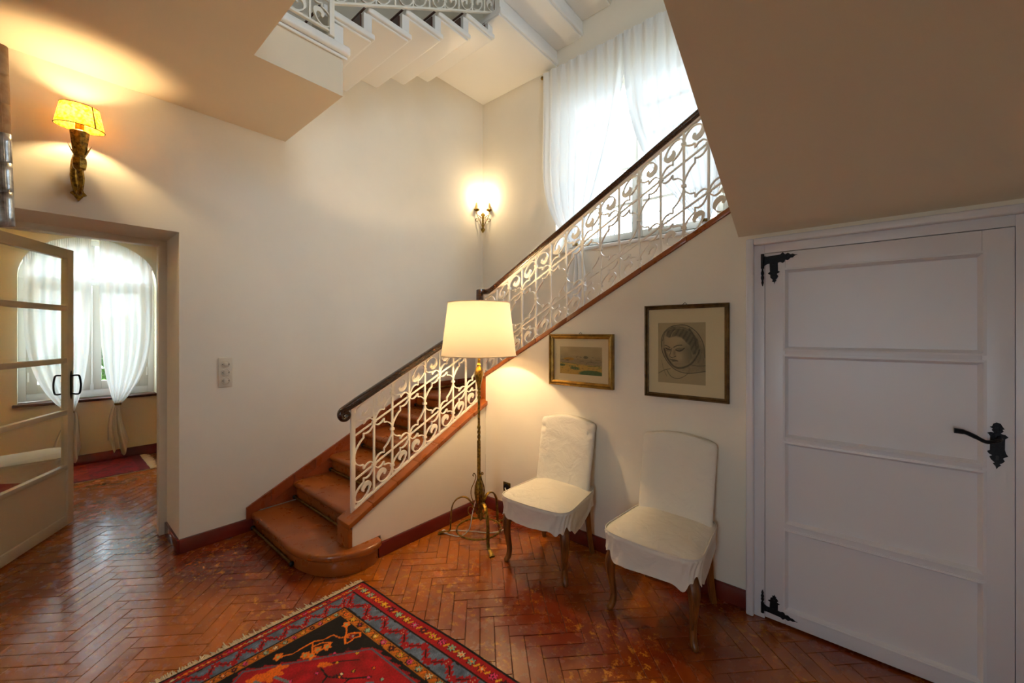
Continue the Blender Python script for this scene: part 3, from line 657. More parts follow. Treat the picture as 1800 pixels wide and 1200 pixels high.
# ornate hinge outline: (pixels of a rubbing) arm to the right, drop below
HO = [(345, 280), (410, 295), (720, 275), (775, 228), (832, 285), (890, 252), (950, 295), (1000, 285), (1050, 312), (1105, 315), (1050, 330), (1000, 372), (950, 372), (890, 425), (830, 405), (815, 450), (775, 475), (720, 450), (665, 458), (668, 650), (715, 672), (640, 715), (675, 770), (640, 830), (610, 845), (635, 865), (600, 895), (585, 950), (575, 900), (525, 880), (550, 850), (490, 790), (490, 730), (430, 690), (480, 655), (472, 465), (415, 470), (345, 510)]
hx = lambda c: -0.338 + (c - 310) * 0.000182
def hinge(zf):
    h = plate([(hx(a), zf(b)) for a, b in HO], 2.3655, 2.3695, d2, 'iron_hinge')
    m = MB(); m.tube([(-0.338, 2.362, zf(230)), (-0.338, 2.362, zf(570))], 0.0075, 10); obj('barrel', m, 'iron_black', h)
    m = MB(); m.tube([(-0.338, 2.362, zf(b)) for b in (570, 620, 650, 690, 730, 760, 800, 850, 900, 930, 985)], [.004, .004, .007, .0075, .005, .007, .0075, .004, .006, .004, .001], 8); obj('finial', m, 'iron_black', h)
    for a, b in ((415, 375), (560, 475), (575, 765), (895, 330)):
        m = MB(); m.lathe([(0.004, -0.002), (0.003, 0.002), (0.001, 0.003)], (0, 0, 0), 8); q = MB(); q.add([(hx(a) + v[0], 2.3655 - v[2], zf(b) + v[1]) for v in m.v], m.f); obj('rivet', q, 'iron_black', h)
hinge(lambda b: 1.848 - (b - 230) * 0.000217)
hinge(lambda b: 0.012 + (b - 230) * 0.000152 + 0.02)
PO = [(755, 210), (820, 225), (860, 280), (890, 312), (850, 320), (870, 350), (820, 385), (850, 395), (900, 400), (950, 435), (895, 470), (890, 640), (910, 700), (945, 740), (880, 768), (860, 785), (890, 825), (840, 865), (800, 880), (830, 895), (780, 930), (752, 966), (735, 920), (685, 875), (725, 865), (660, 820), (630, 775), (680, 750), (620, 725), (592, 690), (640, 670), (645, 440), (620, 410), (592, 390), (650, 375), (710, 378), (670, 340), (690, 315), (640, 290), (680, 280), (700, 235)]
lp = plate([(0.43 + (a - 760) * 0.000149, 1.106 - (b - 210) * 0.000237) for a, b in PO], 2.3655, 2.3695, d2, 'lock_plate')
m = MB(); m.tube(catmull([(0.435, 2.368, 1.049), (0.433, 2.335, 1.046), (0.415, 2.318, 1.040), (0.393, 2.315, 1.036), (0.368, 2.315, 1.050), (0.340, 2.315, 1.064), (0.312, 2.316, 1.066)], 5), [0.007] * 20 + [0.008] * 6 + [0.010] * 5, 8); obj('lever', m, 'iron_black', lp)
m = MB(); m.box(0.427, 0.434, 2.364, 2.366, 0.962, 0.978); obj('keyhole', m, 'plastic_dark', lp)

# ------------------------------------------------------------------ glazed door of the side room (door_1) and its frame
m = MB(); m.box(-3.84, -3.755, 0.535, 0.585, 0, 2.075); m.box(-3.84, -3.755, -0.325, -0.285, 0, 2.075); m.box(-3.84, -3.755, -0.325, 0.585, 2.07, 2.115); struct('trim_1', m, 'creamdoor', bevel=0.006)
d1 = thing('door_1', 'cream glazed door standing open into the side room', 'door', (-3.73 - 0.035, -0.288, 0), kind='structure')
DW = 0.875; ang = math.atan2(0.4846, -0.8748)
d1.rotation_euler = (0, 0, ang)
def dbox(name, l0, l1, z0, z1, t0, t1, mt, par=None, bevel=0.003):
    # local x from hinge (0) to free edge (DW); thickness on local y
    m = MB(); m.box(l0, l1, t0, t1, z0, z1); o = link(name, make_mesh(name, m, mt, bevel), par or d1); return o
T0, T1 = -0.02, 0.02
dbox('stile', DW - 0.065, DW, 0.012, 2.075, T0, T1, 'creamdoor'); dbox('stile', 0, 0.09, 0.012, 2.075, T0, T1, 'creamdoor')
gz = [(0.46, 0.835), (0.872, 1.222), (1.26, 1.612), (1.652, 2.0)]
rz = [(0.012, 0.085), (0.425, 0.46), (0.835, 0.872), (1.222, 1.26), (1.612, 1.652), (2.0, 2.075)]
for a, b in rz: dbox('rail', 0.09, DW - 0.065, a, b, T0, T1, 'creamdoor', bevel=0.006)
for a, b in gz:
    pn = dbox('pane', 0.086, DW - 0.061, a - .004, b + .004, -0.003, 0.003, 'glass', bevel=0.0)
    m = MB()   # bevelled border of the plate glass
    l0, l1 = 0.09, DW - 0.065
    for q in ([(l0, a), (l1, a), (l1 - .022, a + .022), (l0 + .022, a + .022)], [(l0, b), (l1, b), (l1 - .022, b - .022), (l0 + .022, b - .022)], [(l0, a), (l0 + .022, a + .022), (l0 + .022, b - .022), (l0, b)], [(l1, a), (l1 - .022, a + .022), (l1 - .022, b - .022), (l1, b)]):
        m.add([(q[0][0], 0.0035, q[0][1]), (q[1][0], 0.0035, q[1][1]), (q[2][0], 0.007, q[2][1]), (q[3][0], 0.007, q[3][1])], [(0, 1, 2, 3)])
    link('bevel_edge', make_mesh('bevel_edge', m, 'glass', smooth=False), pn)
dbox('panel', 0.085, DW - 0.06, 0.08, 0.43, -0.008, 0.008, 'creamdoor', bevel=0)
for sgn in (-1, 1):
    pl = []
    m = MB(); m.box(DW - 0.045, DW - 0.022, sgn * 0.02, sgn * 0.024, 0.985, 1.125); m.prism([(DW - .045, 1.125), (DW - .022, 1.125), (DW - .028, 1.15), (DW - .0335, 1.165), (DW - .039, 1.15)], 'Y', sgn * .02, sgn * .024); m.prism([(DW - .045, .985), (DW - .022, .985), (DW - .028, .965), (DW - .0335, .945), (DW - .039, .965)], 'Y', sgn * .02, sgn * .024)
    hp = link('handle_plate', make_mesh('handle_plate', m, 'iron_black', 0.001, 1), d1)
    m = MB(); m.tube(catmull([(DW - .0335, sgn * .022, 1.125), (DW - .0335, sgn * .06, 1.128), (DW - .0335, sgn * .072, 1.11), (DW - .0335, sgn * .078, 1.05), (DW - .0335, sgn * .072, 0.995), (DW - .0335, sgn * .055, 0.985), (DW - .0335, sgn * .022, 0.992)], 4), 0.006, 8); link('pull_bow', make_mesh('pull_bow', m, 'iron_black'), hp)

# ------------------------------------------------------------------ slip-covered chairs
def wob(x, y, z, s=0): return 0.5 * math.sin(23 * x + 3 * z + s) * math.sin(19 * y + 2 + s) + 0.5 * math.sin(41 * z + 17 * x + 11 * y + s)
def make_chair(label, seed):
    root = thing('slipcovered_chair', label, 'chair', (0, 0, 0), group='white slipcovered chairs')
    def outline(t):  # closed seat plan, t in 0..1, starting mid front
        a = 2 * math.pi * t - math.pi / 2; c, s = math.cos(a), math.sin(a); n = 7.0
        x = 0.243 * math.copysign(abs(c) ** (2 / n), c); y = 0.238 * math.copysign(abs(s) ** (2 / n), s)
        x *= 1.0 - 0.16 * (y + 0.238) / 0.476; y -= 0.018
        if y < 0: y -= 0.022 * (1 - min(1, (x / 0.243) ** 2))
        return x, y
    ctr = (0, -0.02)
    def seat(u, v):
        x, y = outline(u)
        if v < 0.5:
            k = v / 0.5; k = k ** 0.8; x = ctr[0] + (x - ctr[0]) * k; y = ctr[1] + (y - ctr[1]) * k
            z = 0.458 - 0.030 * k ** 3.0 + 0.0030 * wob(x, y, 0, seed)
        else:
            k = (v - 0.5) / 0.5; th = (math.atan2(y, x))
            f = abs(y + 0.24) < 0.07
            hem = 0.290 + 0.012 * math.sin(u * 40 + seed) + 0.010 * math.sin(u * 97)
            cx = min(abs(x - 0.236), abs(x + 0.236)); cy = abs(y + 0.24)
            hem += 0.045 * math.exp(-((cx * cx + cy * cy) / 0.0022)) + 0.05 * max(0, y) / 0.2
            ez = 0.428
            if k < 0.12: z = ez - 0.012 * k / 0.12; o = 0.008 * k / 0.12
            else: kk = (k - 0.12) / 0.88; z = (ez - 0.012) * (1 - kk) + hem * kk; o = 0.008 - 0.010 * math.sin(kk * 2.4) + 0.004 * kk * math.sin(u * 63 + seed) + 0.0025 * math.sin(u * 150 + 5 * kk)
            L = math.hypot(x, y + .02); x += o * x / L; y += o * (y + .02) / L; z += 0.002 * wob(x, y, z, seed)
        return (x, y, z)
    m = MB(); m.grid(seat, 160, 40, wrap=True); link('seat_cover', make_mesh('seat_cover', m, 'fabric', angle=180), root)
    m = MB(); m.tube([(outline(t)[0] * 1.012, outline(t)[1] * 1.012, 0.430) for t in np.linspace(0, 1, 90, endpoint=False)], 0.0035, 6, closed=True); link('piping', make_mesh('piping', m, 'fabric'), root)
    def back(u, v):
        a = 2 * math.pi * u; c, s = math.cos(a), math.sin(a); n = 4.0
        hw = 0.198 + 0.006 * v; th = 0.036 - 0.010 * v
        z = 0.36 + 0.47 * v; k = 1.0; q_ = 0 if v < 0.9999 else 1
        if v > 0.9:
            q = (v - 0.9) / 0.1; k = max(0.0, 1 - q ** 4.0) ** 0.5; z = 0.36 + 0.47 * 0.9 + 0.047 * min(1.0, q * 1.15)
        x = hw * math.copysign(abs(c) ** (2 / n), c) * (0.86 + 0.14 * k if q_ < 1 else 0.0); yy = th * math.copysign(abs(s) ** (2 / 2.6), s) * (0.25 + 0.75 * k)
        if v > 0.55: z += 0.030 * (1 - (x / 0.205) ** 2) * min(1, (v - 0.55) / 0.4)
        z += 0.018 * v; y = 0.125 + 0.085 * v + 0.02 * v * v + yy + 0.012 * (x / 0.2) ** 2 * -1
        wr = 0.0045 * wob(x * 0.8, z * 0.7, y, seed) + 0.004 * math.sin(30 * z + 14 * x + seed) * math.exp(-((z - 0.78) / 0.09) ** 2)
        if abs(abs(x) - 0.19) < 0.03 and z > 0.74: wr += 0.004 * math.sin(90 * z)
        return (x, y + wr * (1 if s < 0 else -1), z)
    m = MB(); m.grid(back, 110, 56, wrap=True); link('back_cover', make_mesh('back_cover', m, 'fabric', angle=180), root)
    for sx in (-1, 1):
        m = MB(); m.tube(catmull([(sx * .190, -.195, .38), (sx * .196, -.203, .31), (sx * .208, -.215, .255), (sx * .206, -.211, .17), (sx * .198, -.200, .09), (sx * .202, -.204, .035), (sx * .211, -.213, .012), (sx * .212, -.214, 0)], 4),
                         list(np.interp(np.linspace(0, 7, 29), range(8), [.030, .031, .028, .0205, .0165, .017, .0165, .012])), 10); lg = link('leg', make_mesh('leg', m, 'wood_leg'), root)
        m = MB(); m.tube(catmull([(sx * .197, -.228, .31), (sx * .211, -.241, .25), (sx * .208, -.230, .17), (sx * .200, -.216, .09)], 4), 0.005, 6); link('carved_ridge', make_mesh('carved_ridge', m, 'wood_leg'), lg)
        m = MB(); m.tube(catmull([(sx * .172, .15, .40), (sx * .174, .155, .25), (sx * .180, .175, .10), (sx * .186, .198, 0)], 4), [.021] * 6 + [.019] * 7, 4); link('leg', make_mesh('leg', m, 'wood_leg'), root)
        m = MB(); m.box(sx * .18, sx * .20, -.18, .15, .325, .375); link('side_rail', make_mesh('side_rail', m, 'wood_leg', 0.003), root)
    m = MB(); m.prism([(-.19, .375), (.19, .375), (.19, .315)] + [(x, .315 + .022 * math.cos(x / .19 * math.pi / 2) ** 2 - .0) for x in np.linspace(.17, -.17, 12)] + [(-.19, .315)], 'Y', -.222, -.198); link('front_rail', make_mesh('front_rail', m, 'wood_leg', 0.003), root)
    return root
ch1 = make_chair('white slipcovered chair beneath the small landscape, beside the floor lamp', 1.0)
ch1.location = (-1.468, 2.135, 0); ch1.rotation_euler = (0, 0, math.radians(4))
ch2 = make_chair('white slipcovered chair beneath the portrait drawing, beside the panelled door', 2.7)
ch2.location = (-0.748, 2.140, 0); ch2.rotation_euler = (0, 0, math.radians(-0.5))
dup(ch1, (-5.12, -0.13, 0.0), math.radians(183), 'white slipcovered chair in the side room seen through the glazed door')

# ------------------------------------------------------------------ floor lamp
LX, LY = -2.02, 2.015
fl_ = thing('floor_lamp', 'gilt wrought iron floor lamp with ivory shade in the stair corner', 'floor lamp', (LX, LY, 0))
m = MB(); m.lathe([(.010, .13), (.012, .20), (.026, .25), (.034, .31), (.030, .36), (.016, .40), (.011, .42)], (LX, LY, 0), 12); obj('lower_knot', m, 'gilt', fl_)
zs = np.linspace(.40, 1.10, 60); m = MB(); m.tube([(LX, LY, z) for z in zs], [0.0105 + (0.0025 if (abs(z - .62) < .05 or abs(z - .98) < .06) else 0) for z in zs], 4, up=(1, 0, 0), twist=0.0)
tw = MB(); n4 = 4
ang_ = 0.0; vsn = []
for i, z in enumerate(zs):
    if abs(z - .74) < .06 or abs(z - 1.02) < .05: ang_ += 0.55
    for k in range(4):
        a = ang_ + math.pi / 4 + k * math.pi / 2; vsn.append((LX + .0125 * math.cos(a), LY + .0125 * math.sin(a), z))
tw.add(vsn, [(i * 4 + k, i * 4 + (k + 1) % 4, i * 4 + 4 + (k + 1) % 4, i * 4 + 4 + k) for i in range(len(zs) - 1) for k in range(4)] + [(3, 2, 1, 0)] + [tuple(4 * (len(zs) - 1) + k for k in range(4))])
obj('pole', tw, 'gilt', fl_, angle=30)
m = MB(); m.lathe([(.011, 1.06), (.018, 1.09), (.030, 1.135), (.032, 1.16), (.024, 1.19), (.013, 1.215), (.016, 1.222), (.010, 1.232), (.008, 1.30), (.008, 1.46)], (LX, LY, 0), 8); obj('upper_knot', m, 'gilt', fl_, angle=25)
for k in range(3):
    a = math.radians(-28 + 121 * k); cs, sn = math.cos(a), math.sin(a); R_ = lambda r, z: (LX + r * cs, LY + r * sn, z)
    pth = catmull([R_(.014, .155), R_(.04, .215), R_(.09, .27), R_(.15, .262), R_(.192, .21), R_(.205, .12), R_(.207, .05), R_(.218, .022), R_(.245, .020), R_(.275, .010), R_(.292, .003)], 4)
    m = MB(); m.tube(pth, list(np.interp(np.linspace(0, 1, len(pth)), [0, .2, .8, .93, 1], [.010, .0125, .0115, .017, .021])), 8, flat=0.42, up=(-sn, cs, 0)); lg = obj('leg', m, 'gilt', fl_)
    m = MB(); m.tube(catmull([R_(.016, .13), R_(.05, .135), R_(.078, .165), R_(.072, .20), R_(.05, .205), R_(.042, .185), R_(.052, .172)], 4), .006, 6, flat=.6, up=(-sn, cs, 0)); obj('curl', m, 'gilt', lg)
    m = MB(); m.tube(catmull([R_(.018, .20), R_(.052, .27), R_(.055, .33), R_(.030, .39), R_(.022, .425), R_(.034, .445), R_(.044, .432), R_(.036, .424)], 4), .0055, 6, flat=.6, up=(-sn, cs, 0)); obj('basket_bar', m, 'gilt', fl_)
rg = [(LX + .158 * math.cos(t), LY + .158 * math.sin(t), .055) for t in np.linspace(0, 2 * math.pi, 96, endpoint=False)]
m = MB(); m.tube(rg, [.0062 + .0016 * (i % 3 == 0) for i in range(96)], 6, closed=True, twist=0.45); obj('ring_stretcher', m, 'gilt', fl_, angle=20)
m = MB(); sg_ = 64
m.lathe([(.266, 1.286), (.219, 1.663)], (LX, LY, 0), sg_, cap=False); obj('lamp_shade', m, 'shade', fl_, angle=180)
for r_, z_ in ((.2665, 1.287), (.2195, 1.662)):
    m = MB(); m.tube([(LX + r_ * math.cos(t), LY + r_ * math.sin(t), z_) for t in np.linspace(0, 2 * math.pi, 64, endpoint=False)], .0035, 6, closed=True); obj('shade_trim', m, 'shade', fl_)
m = MB()
for k in range(3):
    t = 2 * math.pi * k / 3 + .4; m.tube([(LX, LY, 1.60), (LX + .222 * math.cos(t), LY + .222 * math.sin(t), 1.64)], .002, 5)
m.tube([(LX, LY, 1.44), (LX, LY, 1.61)], .004, 6); obj('shade_carrier', m, 'brass', fl_)
m = MB(); m.lathe([(.008, 1.44), (.014, 1.46), (.030, 1.50), (.032, 1.525), (.022, 1.55), (.006, 1.56)], (LX, LY, 0), 14); obj('bulb', m, 'glass', fl_)
def lamp(name, loc, watts, col, rad, par):
    l = bpy.data.lights.new(name, 'POINT'); l.energy = watts; l.color = col; l.shadow_soft_size = rad
    o = bpy.data.objects.new(name, l); COL.objects.link(o); o.parent = par; o.location = Vector(loc) + woff(par); return o
WARM = (1.0, 0.73, 0.42)
lamp('lamp_light', (LX, LY, 1.515), 11.0, WARM, 0.02, fl_)
fx = thing('lamp_cord', 'white electric flex trailing from the floor lamp to the socket', 'cord', (-2.1, 2.0, 0))
m = MB(); m.tube(catmull([(-2.03, 1.995, .26), (-2.055, 1.985, .16), (-2.06, 1.96, .06), (-2.10, 1.92, .010), (-2.17, 1.888, .006), (-2.235, 1.885, .006), (-2.20, 1.95, .006), (-2.08, 2.03, .006), (-1.97, 2.10, .006), (-1.93, 2.20, .02), (-1.98, 2.30, .09), (-2.06, 2.36, .19), (-2.088, 2.375, .219)], 6), .0035, 6); obj('flex', m, 'cord', fx)
m = MB(); m.box(-2.262, -2.215, 1.874, 1.896, .001, .018); obj('inline_switch', m, 'cord', fx, bevel=.005)

# ------------------------------------------------------------------ wall sconces
s1 = thing('wall_sconce', 'gilt torch wall sconce with amber parchment shade over the doorway', 'wall lamp', (XL, 0.132, 2.2))
SX, SY = -3.245, 0.132
m = MB()
def shade_f(u, v):
    a = 2 * math.pi * u; r = .098 - .022 * v
    return (SX + .012 + r * 0.72 * math.cos(a), SY + r * math.sin(a), 2.575 + .118 * v + .0 * math.cos(a))
m.grid(shade_f, 48, 8, wrap=True); shd = obj('lamp_shade', m, 'parchment', s1, angle=180)
for v in (0, 1):
    m = MB(); m.tube([shade_f(t, v) for t in np.linspace(0, 1, 48, endpoint=False)], .0025, 5, closed=True); obj('shade_trim', m, 'frame_dark', shd)
m = MB(); m.tube([shade_f(.10, v) for v in np.linspace(0, 1, 6)], .003, 5); obj('shade_seam', m, 'frame_dark', shd)
m = MB(); m.lathe([(.020, 2.40), (.024, 2.43), (.034, 2.50), (.040, 2.555), (.036, 2.56), (.018, 2.56), (.018, 2.60)], (SX, SY, 0), 10); obj('torch_cup', m, 'gilt', s1, angle=30)
for k in range(6):
    a = k * math.pi / 3 + .3; m = MB(); m.tube(catmull([(SX + .016 * math.cos(a), SY + .016 * math.sin(a), 2.42), (SX + .032 * math.cos(a), SY + .032 * math.sin(a), 2.455), (SX + .047 * math.cos(a), SY + .047 * math.sin(a), 2.49)], 4), [.010, .011, .012, .012, .011, .009, .006, .003, .001], 6, flat=.3, up=(-math.sin(a), math.cos(a), 0)); obj('leaf', m, 'gilt', s1)
m = MB(); m.lathe([(.014, 2.345), (.028, 2.358), (.031, 2.375), (.031, 2.395), (.028, 2.412), (.014, 2.424)], (SX, SY, 0), 6); obj('knop', m, 'gilt', s1, angle=20)
m = MB(); m.tube(catmull([(SX, SY, 2.36), (SX + .012, SY + .006, 2.30), (SX, SY + .004, 2.25), (SX - .04, SY, 2.225), (XL + .02, SY, 2.255)], 5), list(np.interp(np.linspace(0, 1, 21), [0, .5, 1], [.015, .012, .009])), 8); obj('stem', m, 'gilt', s1)
m = MB(); m.tube(catmull([(XL + .03, SY - .012, 2.45), (XL + .06, SY - .02, 2.40), (XL + .05, SY - .022, 2.33), (XL + .025, SY - .012, 2.27), (XL + .03, SY, 2.235)], 5), [.016] * 10 + [.018] * 11, 8, flat=.6); obj('back_scroll', m, 'gilt', s1)
m = MB(); m.prism([(SY, 2.195), (SY + .02, 2.228), (SY + .034, 2.237), (SY + .022, 2.25), (SY + .012, 2.29), (SY - .012, 2.29), (SY - .022, 2.25), (SY - .034, 2.24), (SY - .02, 2.228)], 'X', XL, XL + .02); m.box(XL, XL + .012, SY - .012, SY + .012, 2.28, 2.46); obj('backplate', m, 'gilt', s1, bevel=.003)
m = MB(); m.lathe([(.006, 2.60), (.014, 2.61), (.022, 2.635), (.020, 2.652), (.006, 2.665)], (SX, SY, 0), 12); obj('bulb', m, 'glass', s1)
lamp('sconce_light', (SX, SY, 2.638), 4.6, (1.0, 0.71, 0.35), 0.014, s1)
cx_, cy_ = XL + .05, YB - .05
s2 = thing('wall_sconce', 'small gilt double candle sconce in the corner by the stair window', 'wall lamp', (XL + .01, YB - .01, 2.63))
dv = np.array([math.sqrt(.5), math.sqrt(.5)]); ov = np.array([math.sqrt(.5), -math.sqrt(.5)]); c0 = np.array([XL + .022, YB - .022])
Q = lambda a, o_, z: (c0[0] + dv[0] * a + ov[0] * o_, c0[1] + dv[1] * a + ov[1] * o_, z)
def plateQ(poly, o0, o1):
    mb = MB(); n = len(poly); vs = [Q(a, o0, z) for a, z in poly] + [Q(a, o1, z) for a, z in poly]
    return mb.add(vs, [tuple(range(n)), tuple(range(2 * n - 1, n - 1, -1))] + [(i, i + n, (i + 1) % n + n, (i + 1) % n) for i in range(n)])
obj('backplate', plateQ([(0, 2.63), (.022, 2.665), (.026, 2.685), (.012, 2.69), (.012, 2.81), (.014, 2.83), (.026, 2.845), (.018, 2.86), (.006, 2.868), (0, 2.885), (-.006, 2.868), (-.018, 2.86), (-.026, 2.845), (-.014, 2.83), (-.012, 2.81), (-.012, 2.69), (-.026, 2.685), (-.022, 2.665)], .012, .02), 'gilt', s2)
for sg in (-1, 1):
    m = MB(); m.tube(catmull([Q(0, .02, 2.69), Q(sg * .03, .045, 2.75), Q(sg * .062, .06, 2.815), Q(sg * .072, .065, 2.84), Q(sg * .072, .065, 2.885)], 4), .004, 6); arm = obj('arm', m, 'gilt', s2)
    m = MB(); m.tube([Q(0, .02, 2.80), Q(sg * .06, .06, 2.835)], .004, 6); obj('brace', m, 'gilt', arm)
    m = MB(); m.tube([Q(sg * .07 + .017 * math.cos(t), .062, 2.775 + .017 * math.sin(t)) for t in np.linspace(0, 2 * math.pi, 16, endpoint=False)], .0028, 5, closed=True); obj('ring', m, 'gilt', arm)
    c = Q(sg * .072, .065, 0)
    m = MB(); m.lathe([(.006, 2.875), (.028, 2.885), (.034, 2.897), (.030, 2.902), (.012, 2.902)], c, 14); obj('drip_pan', m, 'gilt', s2)
    m = MB(); m.lathe([(.018, 2.90), (.017, 2.95), (.014, 2.975), (.008, 2.985)], c, 12); obj('candle', m, 'candle', s2)
    m = MB(); m.lathe([(.006, 2.985), (.013, 3.0), (.016, 3.02), (.011, 3.045), (.002, 3.07)], c, 12); obj('bulb', m, 'glass', s2)
    lamp('candle_light', (c[0], c[1], 3.022), 3.2, (1.0, 0.74, 0.42), 0.011, s2)

# ------------------------------------------------------------------ switch plate, socket
sw = thing('switch_plate', 'ivory wall plate with three round rocker switches', 'switch', (XL, .833, 1.067))
m = MB(); m.box(XL, XL + .009, .791, .875, 1.067, 1.274); obj('plate', m, 'plastic', sw, bevel=.004, seg=3)
for zc in (1.112, 1.170, 1.228):
    m = MB(); m.lathe([(.0265, 0), (.0265, .004), (.023, .006), (.021, .003)], (0, 0, 0), 24); q = MB(); q.add([(XL + .009 + v[2], .833 + v[0], zc + v[1]) for v in m.v], m.f); rgo = obj('switch_ring', q, 'plastic', sw)
    m = MB(); m.box(XL + .009, XL + .018, .821, .846, zc - .014, zc + .014); obj('rocker', m, 'plastic', rgo, bevel=.003)
    for dy in (-.019, .019):
        m = MB(); m.box(XL + .012, XL + .0135, .833 + dy - .0025, .833 + dy + .0025, zc - .003, zc + .003); obj('screw', m, 'plastic_dark', rgo)
so = thing('wall_socket', 'black round wall socket in brass plate by the floor lamp', 'socket', (-2.088, YP, .19))
m = MB(); m.box(-2.125, -2.051, YP - .006, YP, .182, .256); obj('plate', m, 'brass', so, bevel=.002)
m = MB(); m.lathe([(.028, 0), (.028, .006), (.022, .008), (.021, .002)], (0, 0, 0), 20); q = MB(); q.add([(-2.088 + v[0], YP - .006 - v[2], .219 + v[1]) for v in m.v], m.f); obj('socket_well', q, 'plastic_dark', so)

# ------------------------------------------------------------------ pictures
def sd_line(X, Y, pts):
    d = np.full(X.shape, 1e9)
    for (x0, y0), (x1, y1) in zip(pts[:-1], pts[1:]):
        dx, dy = x1 - x0, y1 - y0; L2 = dx * dx + dy * dy + 1e-12
        t = np.clip(((X - x0) * dx + (Y - y0) * dy) / L2, 0, 1); d = np.minimum(d, np.hypot(X - x0 - t * dx, Y - y0 - t * dy))
    return d
def inpoly(X, Y, pts):
    r = np.zeros(X.shape, bool); n = len(pts)
    for i in range(n):
        x0, y0 = pts[i]; x1, y1 = pts[(i + 1) % n]
        c = ((y0 > Y) != (y1 > Y)) & (X < (x1 - x0) * (Y - y0) / (y1 - y0 + 1e-12) + x0); r ^= c
    return r
def softpoly(X, Y, pts, w):
    d = sd_line(X, Y, pts + [pts[0]]); return np.clip(0.5 + np.where(inpoly(X, Y, pts), d, -d) / w, 0, 1)
def vnoise(X, Y, s, seed):
    r = np.random.default_rng(seed).random((64, 64)); x = X * s; y = Y * s; i = np.floor(x).astype(int); j = np.floor(y).astype(int); fx_ = x - i; fy = y - j
    fx_ = fx_ * fx_ * (3 - 2 * fx_); fy = fy * fy * (3 - 2 * fy); g = lambda a, b: r[a % 64, b % 64]
    return (g(i, j) * (1 - fx_) + g(i + 1, j) * fx_) * (1 - fy) + (g(i, j + 1) * (1 - fx_) + g(i + 1, j + 1) * fx_) * fy
def paint_mesh(name, cols, P, matn, parent):
    """cols (nv, nu, 3) linear; P(u, v) -> xyz arrays (nv, nu, 3)"""
    nv, nu = cols.shape[:2]; idx = np.arange(nv * nu).reshape(nv, nu)
    F = np.stack([idx[:-1, :-1], idx[:-1, 1:], idx[1:, 1:], idx[1:, :-1]], -1).reshape(-1, 4)
    me = bpy.data.meshes.new(name); me.vertices.add(nv * nu); me.vertices.foreach_set('co', P.reshape(-1).astype(np.float32))
    me.loops.add(F.size); me.loops.foreach_set('vertex_index', F.reshape(-1).astype(np.int32)); me.polygons.add(len(F)); me.polygons.foreach_set('loop_start', np.arange(0, F.size, 4, dtype=np.int32))
    me.update(); at = me.color_attributes.new('Col', 'FLOAT_COLOR', 'POINT'); c4 = np.ones((nv * nu, 4), np.float32); c4[:, :3] = cols.reshape(-1, 3); at.data.foreach_set('color', c4.reshape(-1))
    me.shade_smooth(); me.materials.append(M[matn]); return link(name, me, parent, woff(parent))
def tolin(c): c = np.asarray(c, float); return np.where(c <= .04045, c / 12.92, ((c + .055) / 1.055) ** 2.4)
def picture(name, label, x0, x1, z0, z1, fw_, fd, fmat, art, artfn, nu, nv, lean=.004):
    root = thing(name, label, 'picture', ((x0 + x1) / 2, YP, z0)); yb = YP - .002; yf = YP - fd
    for q, nm in (([(x0, z0), (x1, z0), (x1 - fw_, z0 + fw_), (x0 + fw_, z0 + fw_)], 'b'), ([(x0, z1), (x1, z1), (x1 - fw_, z1 - fw_), (x0 + fw_, z1 - fw_)], 't'), ([(x0, z0), (x0 + fw_, z0 + fw_), (x0 + fw_, z1 - fw_), (x0, z1)], 'l'), ([(x1, z0), (x1 - fw_, z0 + fw_), (x1 - fw_, z1 - fw_), (x1, z1)], 'r')):
        # moulded: raised outer edge, dip, inner lip
        mb = MB(); o = np.array(q, float); a, b = (o[0], o[3]), (o[1], o[2])
        if nm in 'lr': a, b = (o[0], o[1]), (o[3], o[2])
        prof = [(0, yb), (0, yf + .003), (.12, yf), (.3, yf + .001), (.42, yf + .007), (.62, yf + .005), (.8, yf + .009), (1, yf + .010), (1, yb)]
        vs = []
        for e in (a, b):
            for t, y in prof: pt = e[0] * (1 - t) + e[1] * t; vs.append((pt[0], y, pt[1]))
        n = len(prof); mb.add(vs, [tuple(range(n)), tuple(range(2 * n - 1, n - 1, -1))] + [(i, i + n, (i + 1) % n + n, (i + 1) % n) for i in range(n)])
        obj('frame_bar', mb, fmat, root, angle=25)
    mb = MB(); mb.box(x0 + fw_ * .8, x1 - fw_ * .8, yb - .006, yb, z0 + fw_ * .8, z1 - fw_ * .8); obj('mount', mb, 'mount', root)
    ax0, ax1, az0, az1 = art; U, V = np.meshgrid(np.linspace(0, 1, nu), np.linspace(0, 1, nv)); cols = tolin(np.clip(artfn(U, V), 0, 1))
    P = np.stack([ax0 + (ax1 - ax0) * U, np.full(U.shape, yb - .0075), az1 - (az1 - az0) * V], -1); paint_mesh('artwork', cols, P, 'print', root)
    mb = MB(); mb.box(x0 + fw_ * .9, x1 - fw_ * .9, yf + .011, yf + .0125, z0 + fw_ * .9, z1 - fw_ * .9); obj('glazing', mb, 'glass', root)
    xm = (x0 + x1) / 2; mb = MB(); mb.tube([(xm - .012, YP - .008, z1), (xm, YP - .006, z1 + .012), (xm + .012, YP - .008, z1)], .0018, 5); obj('hanger', mb, 'iron_black', root)
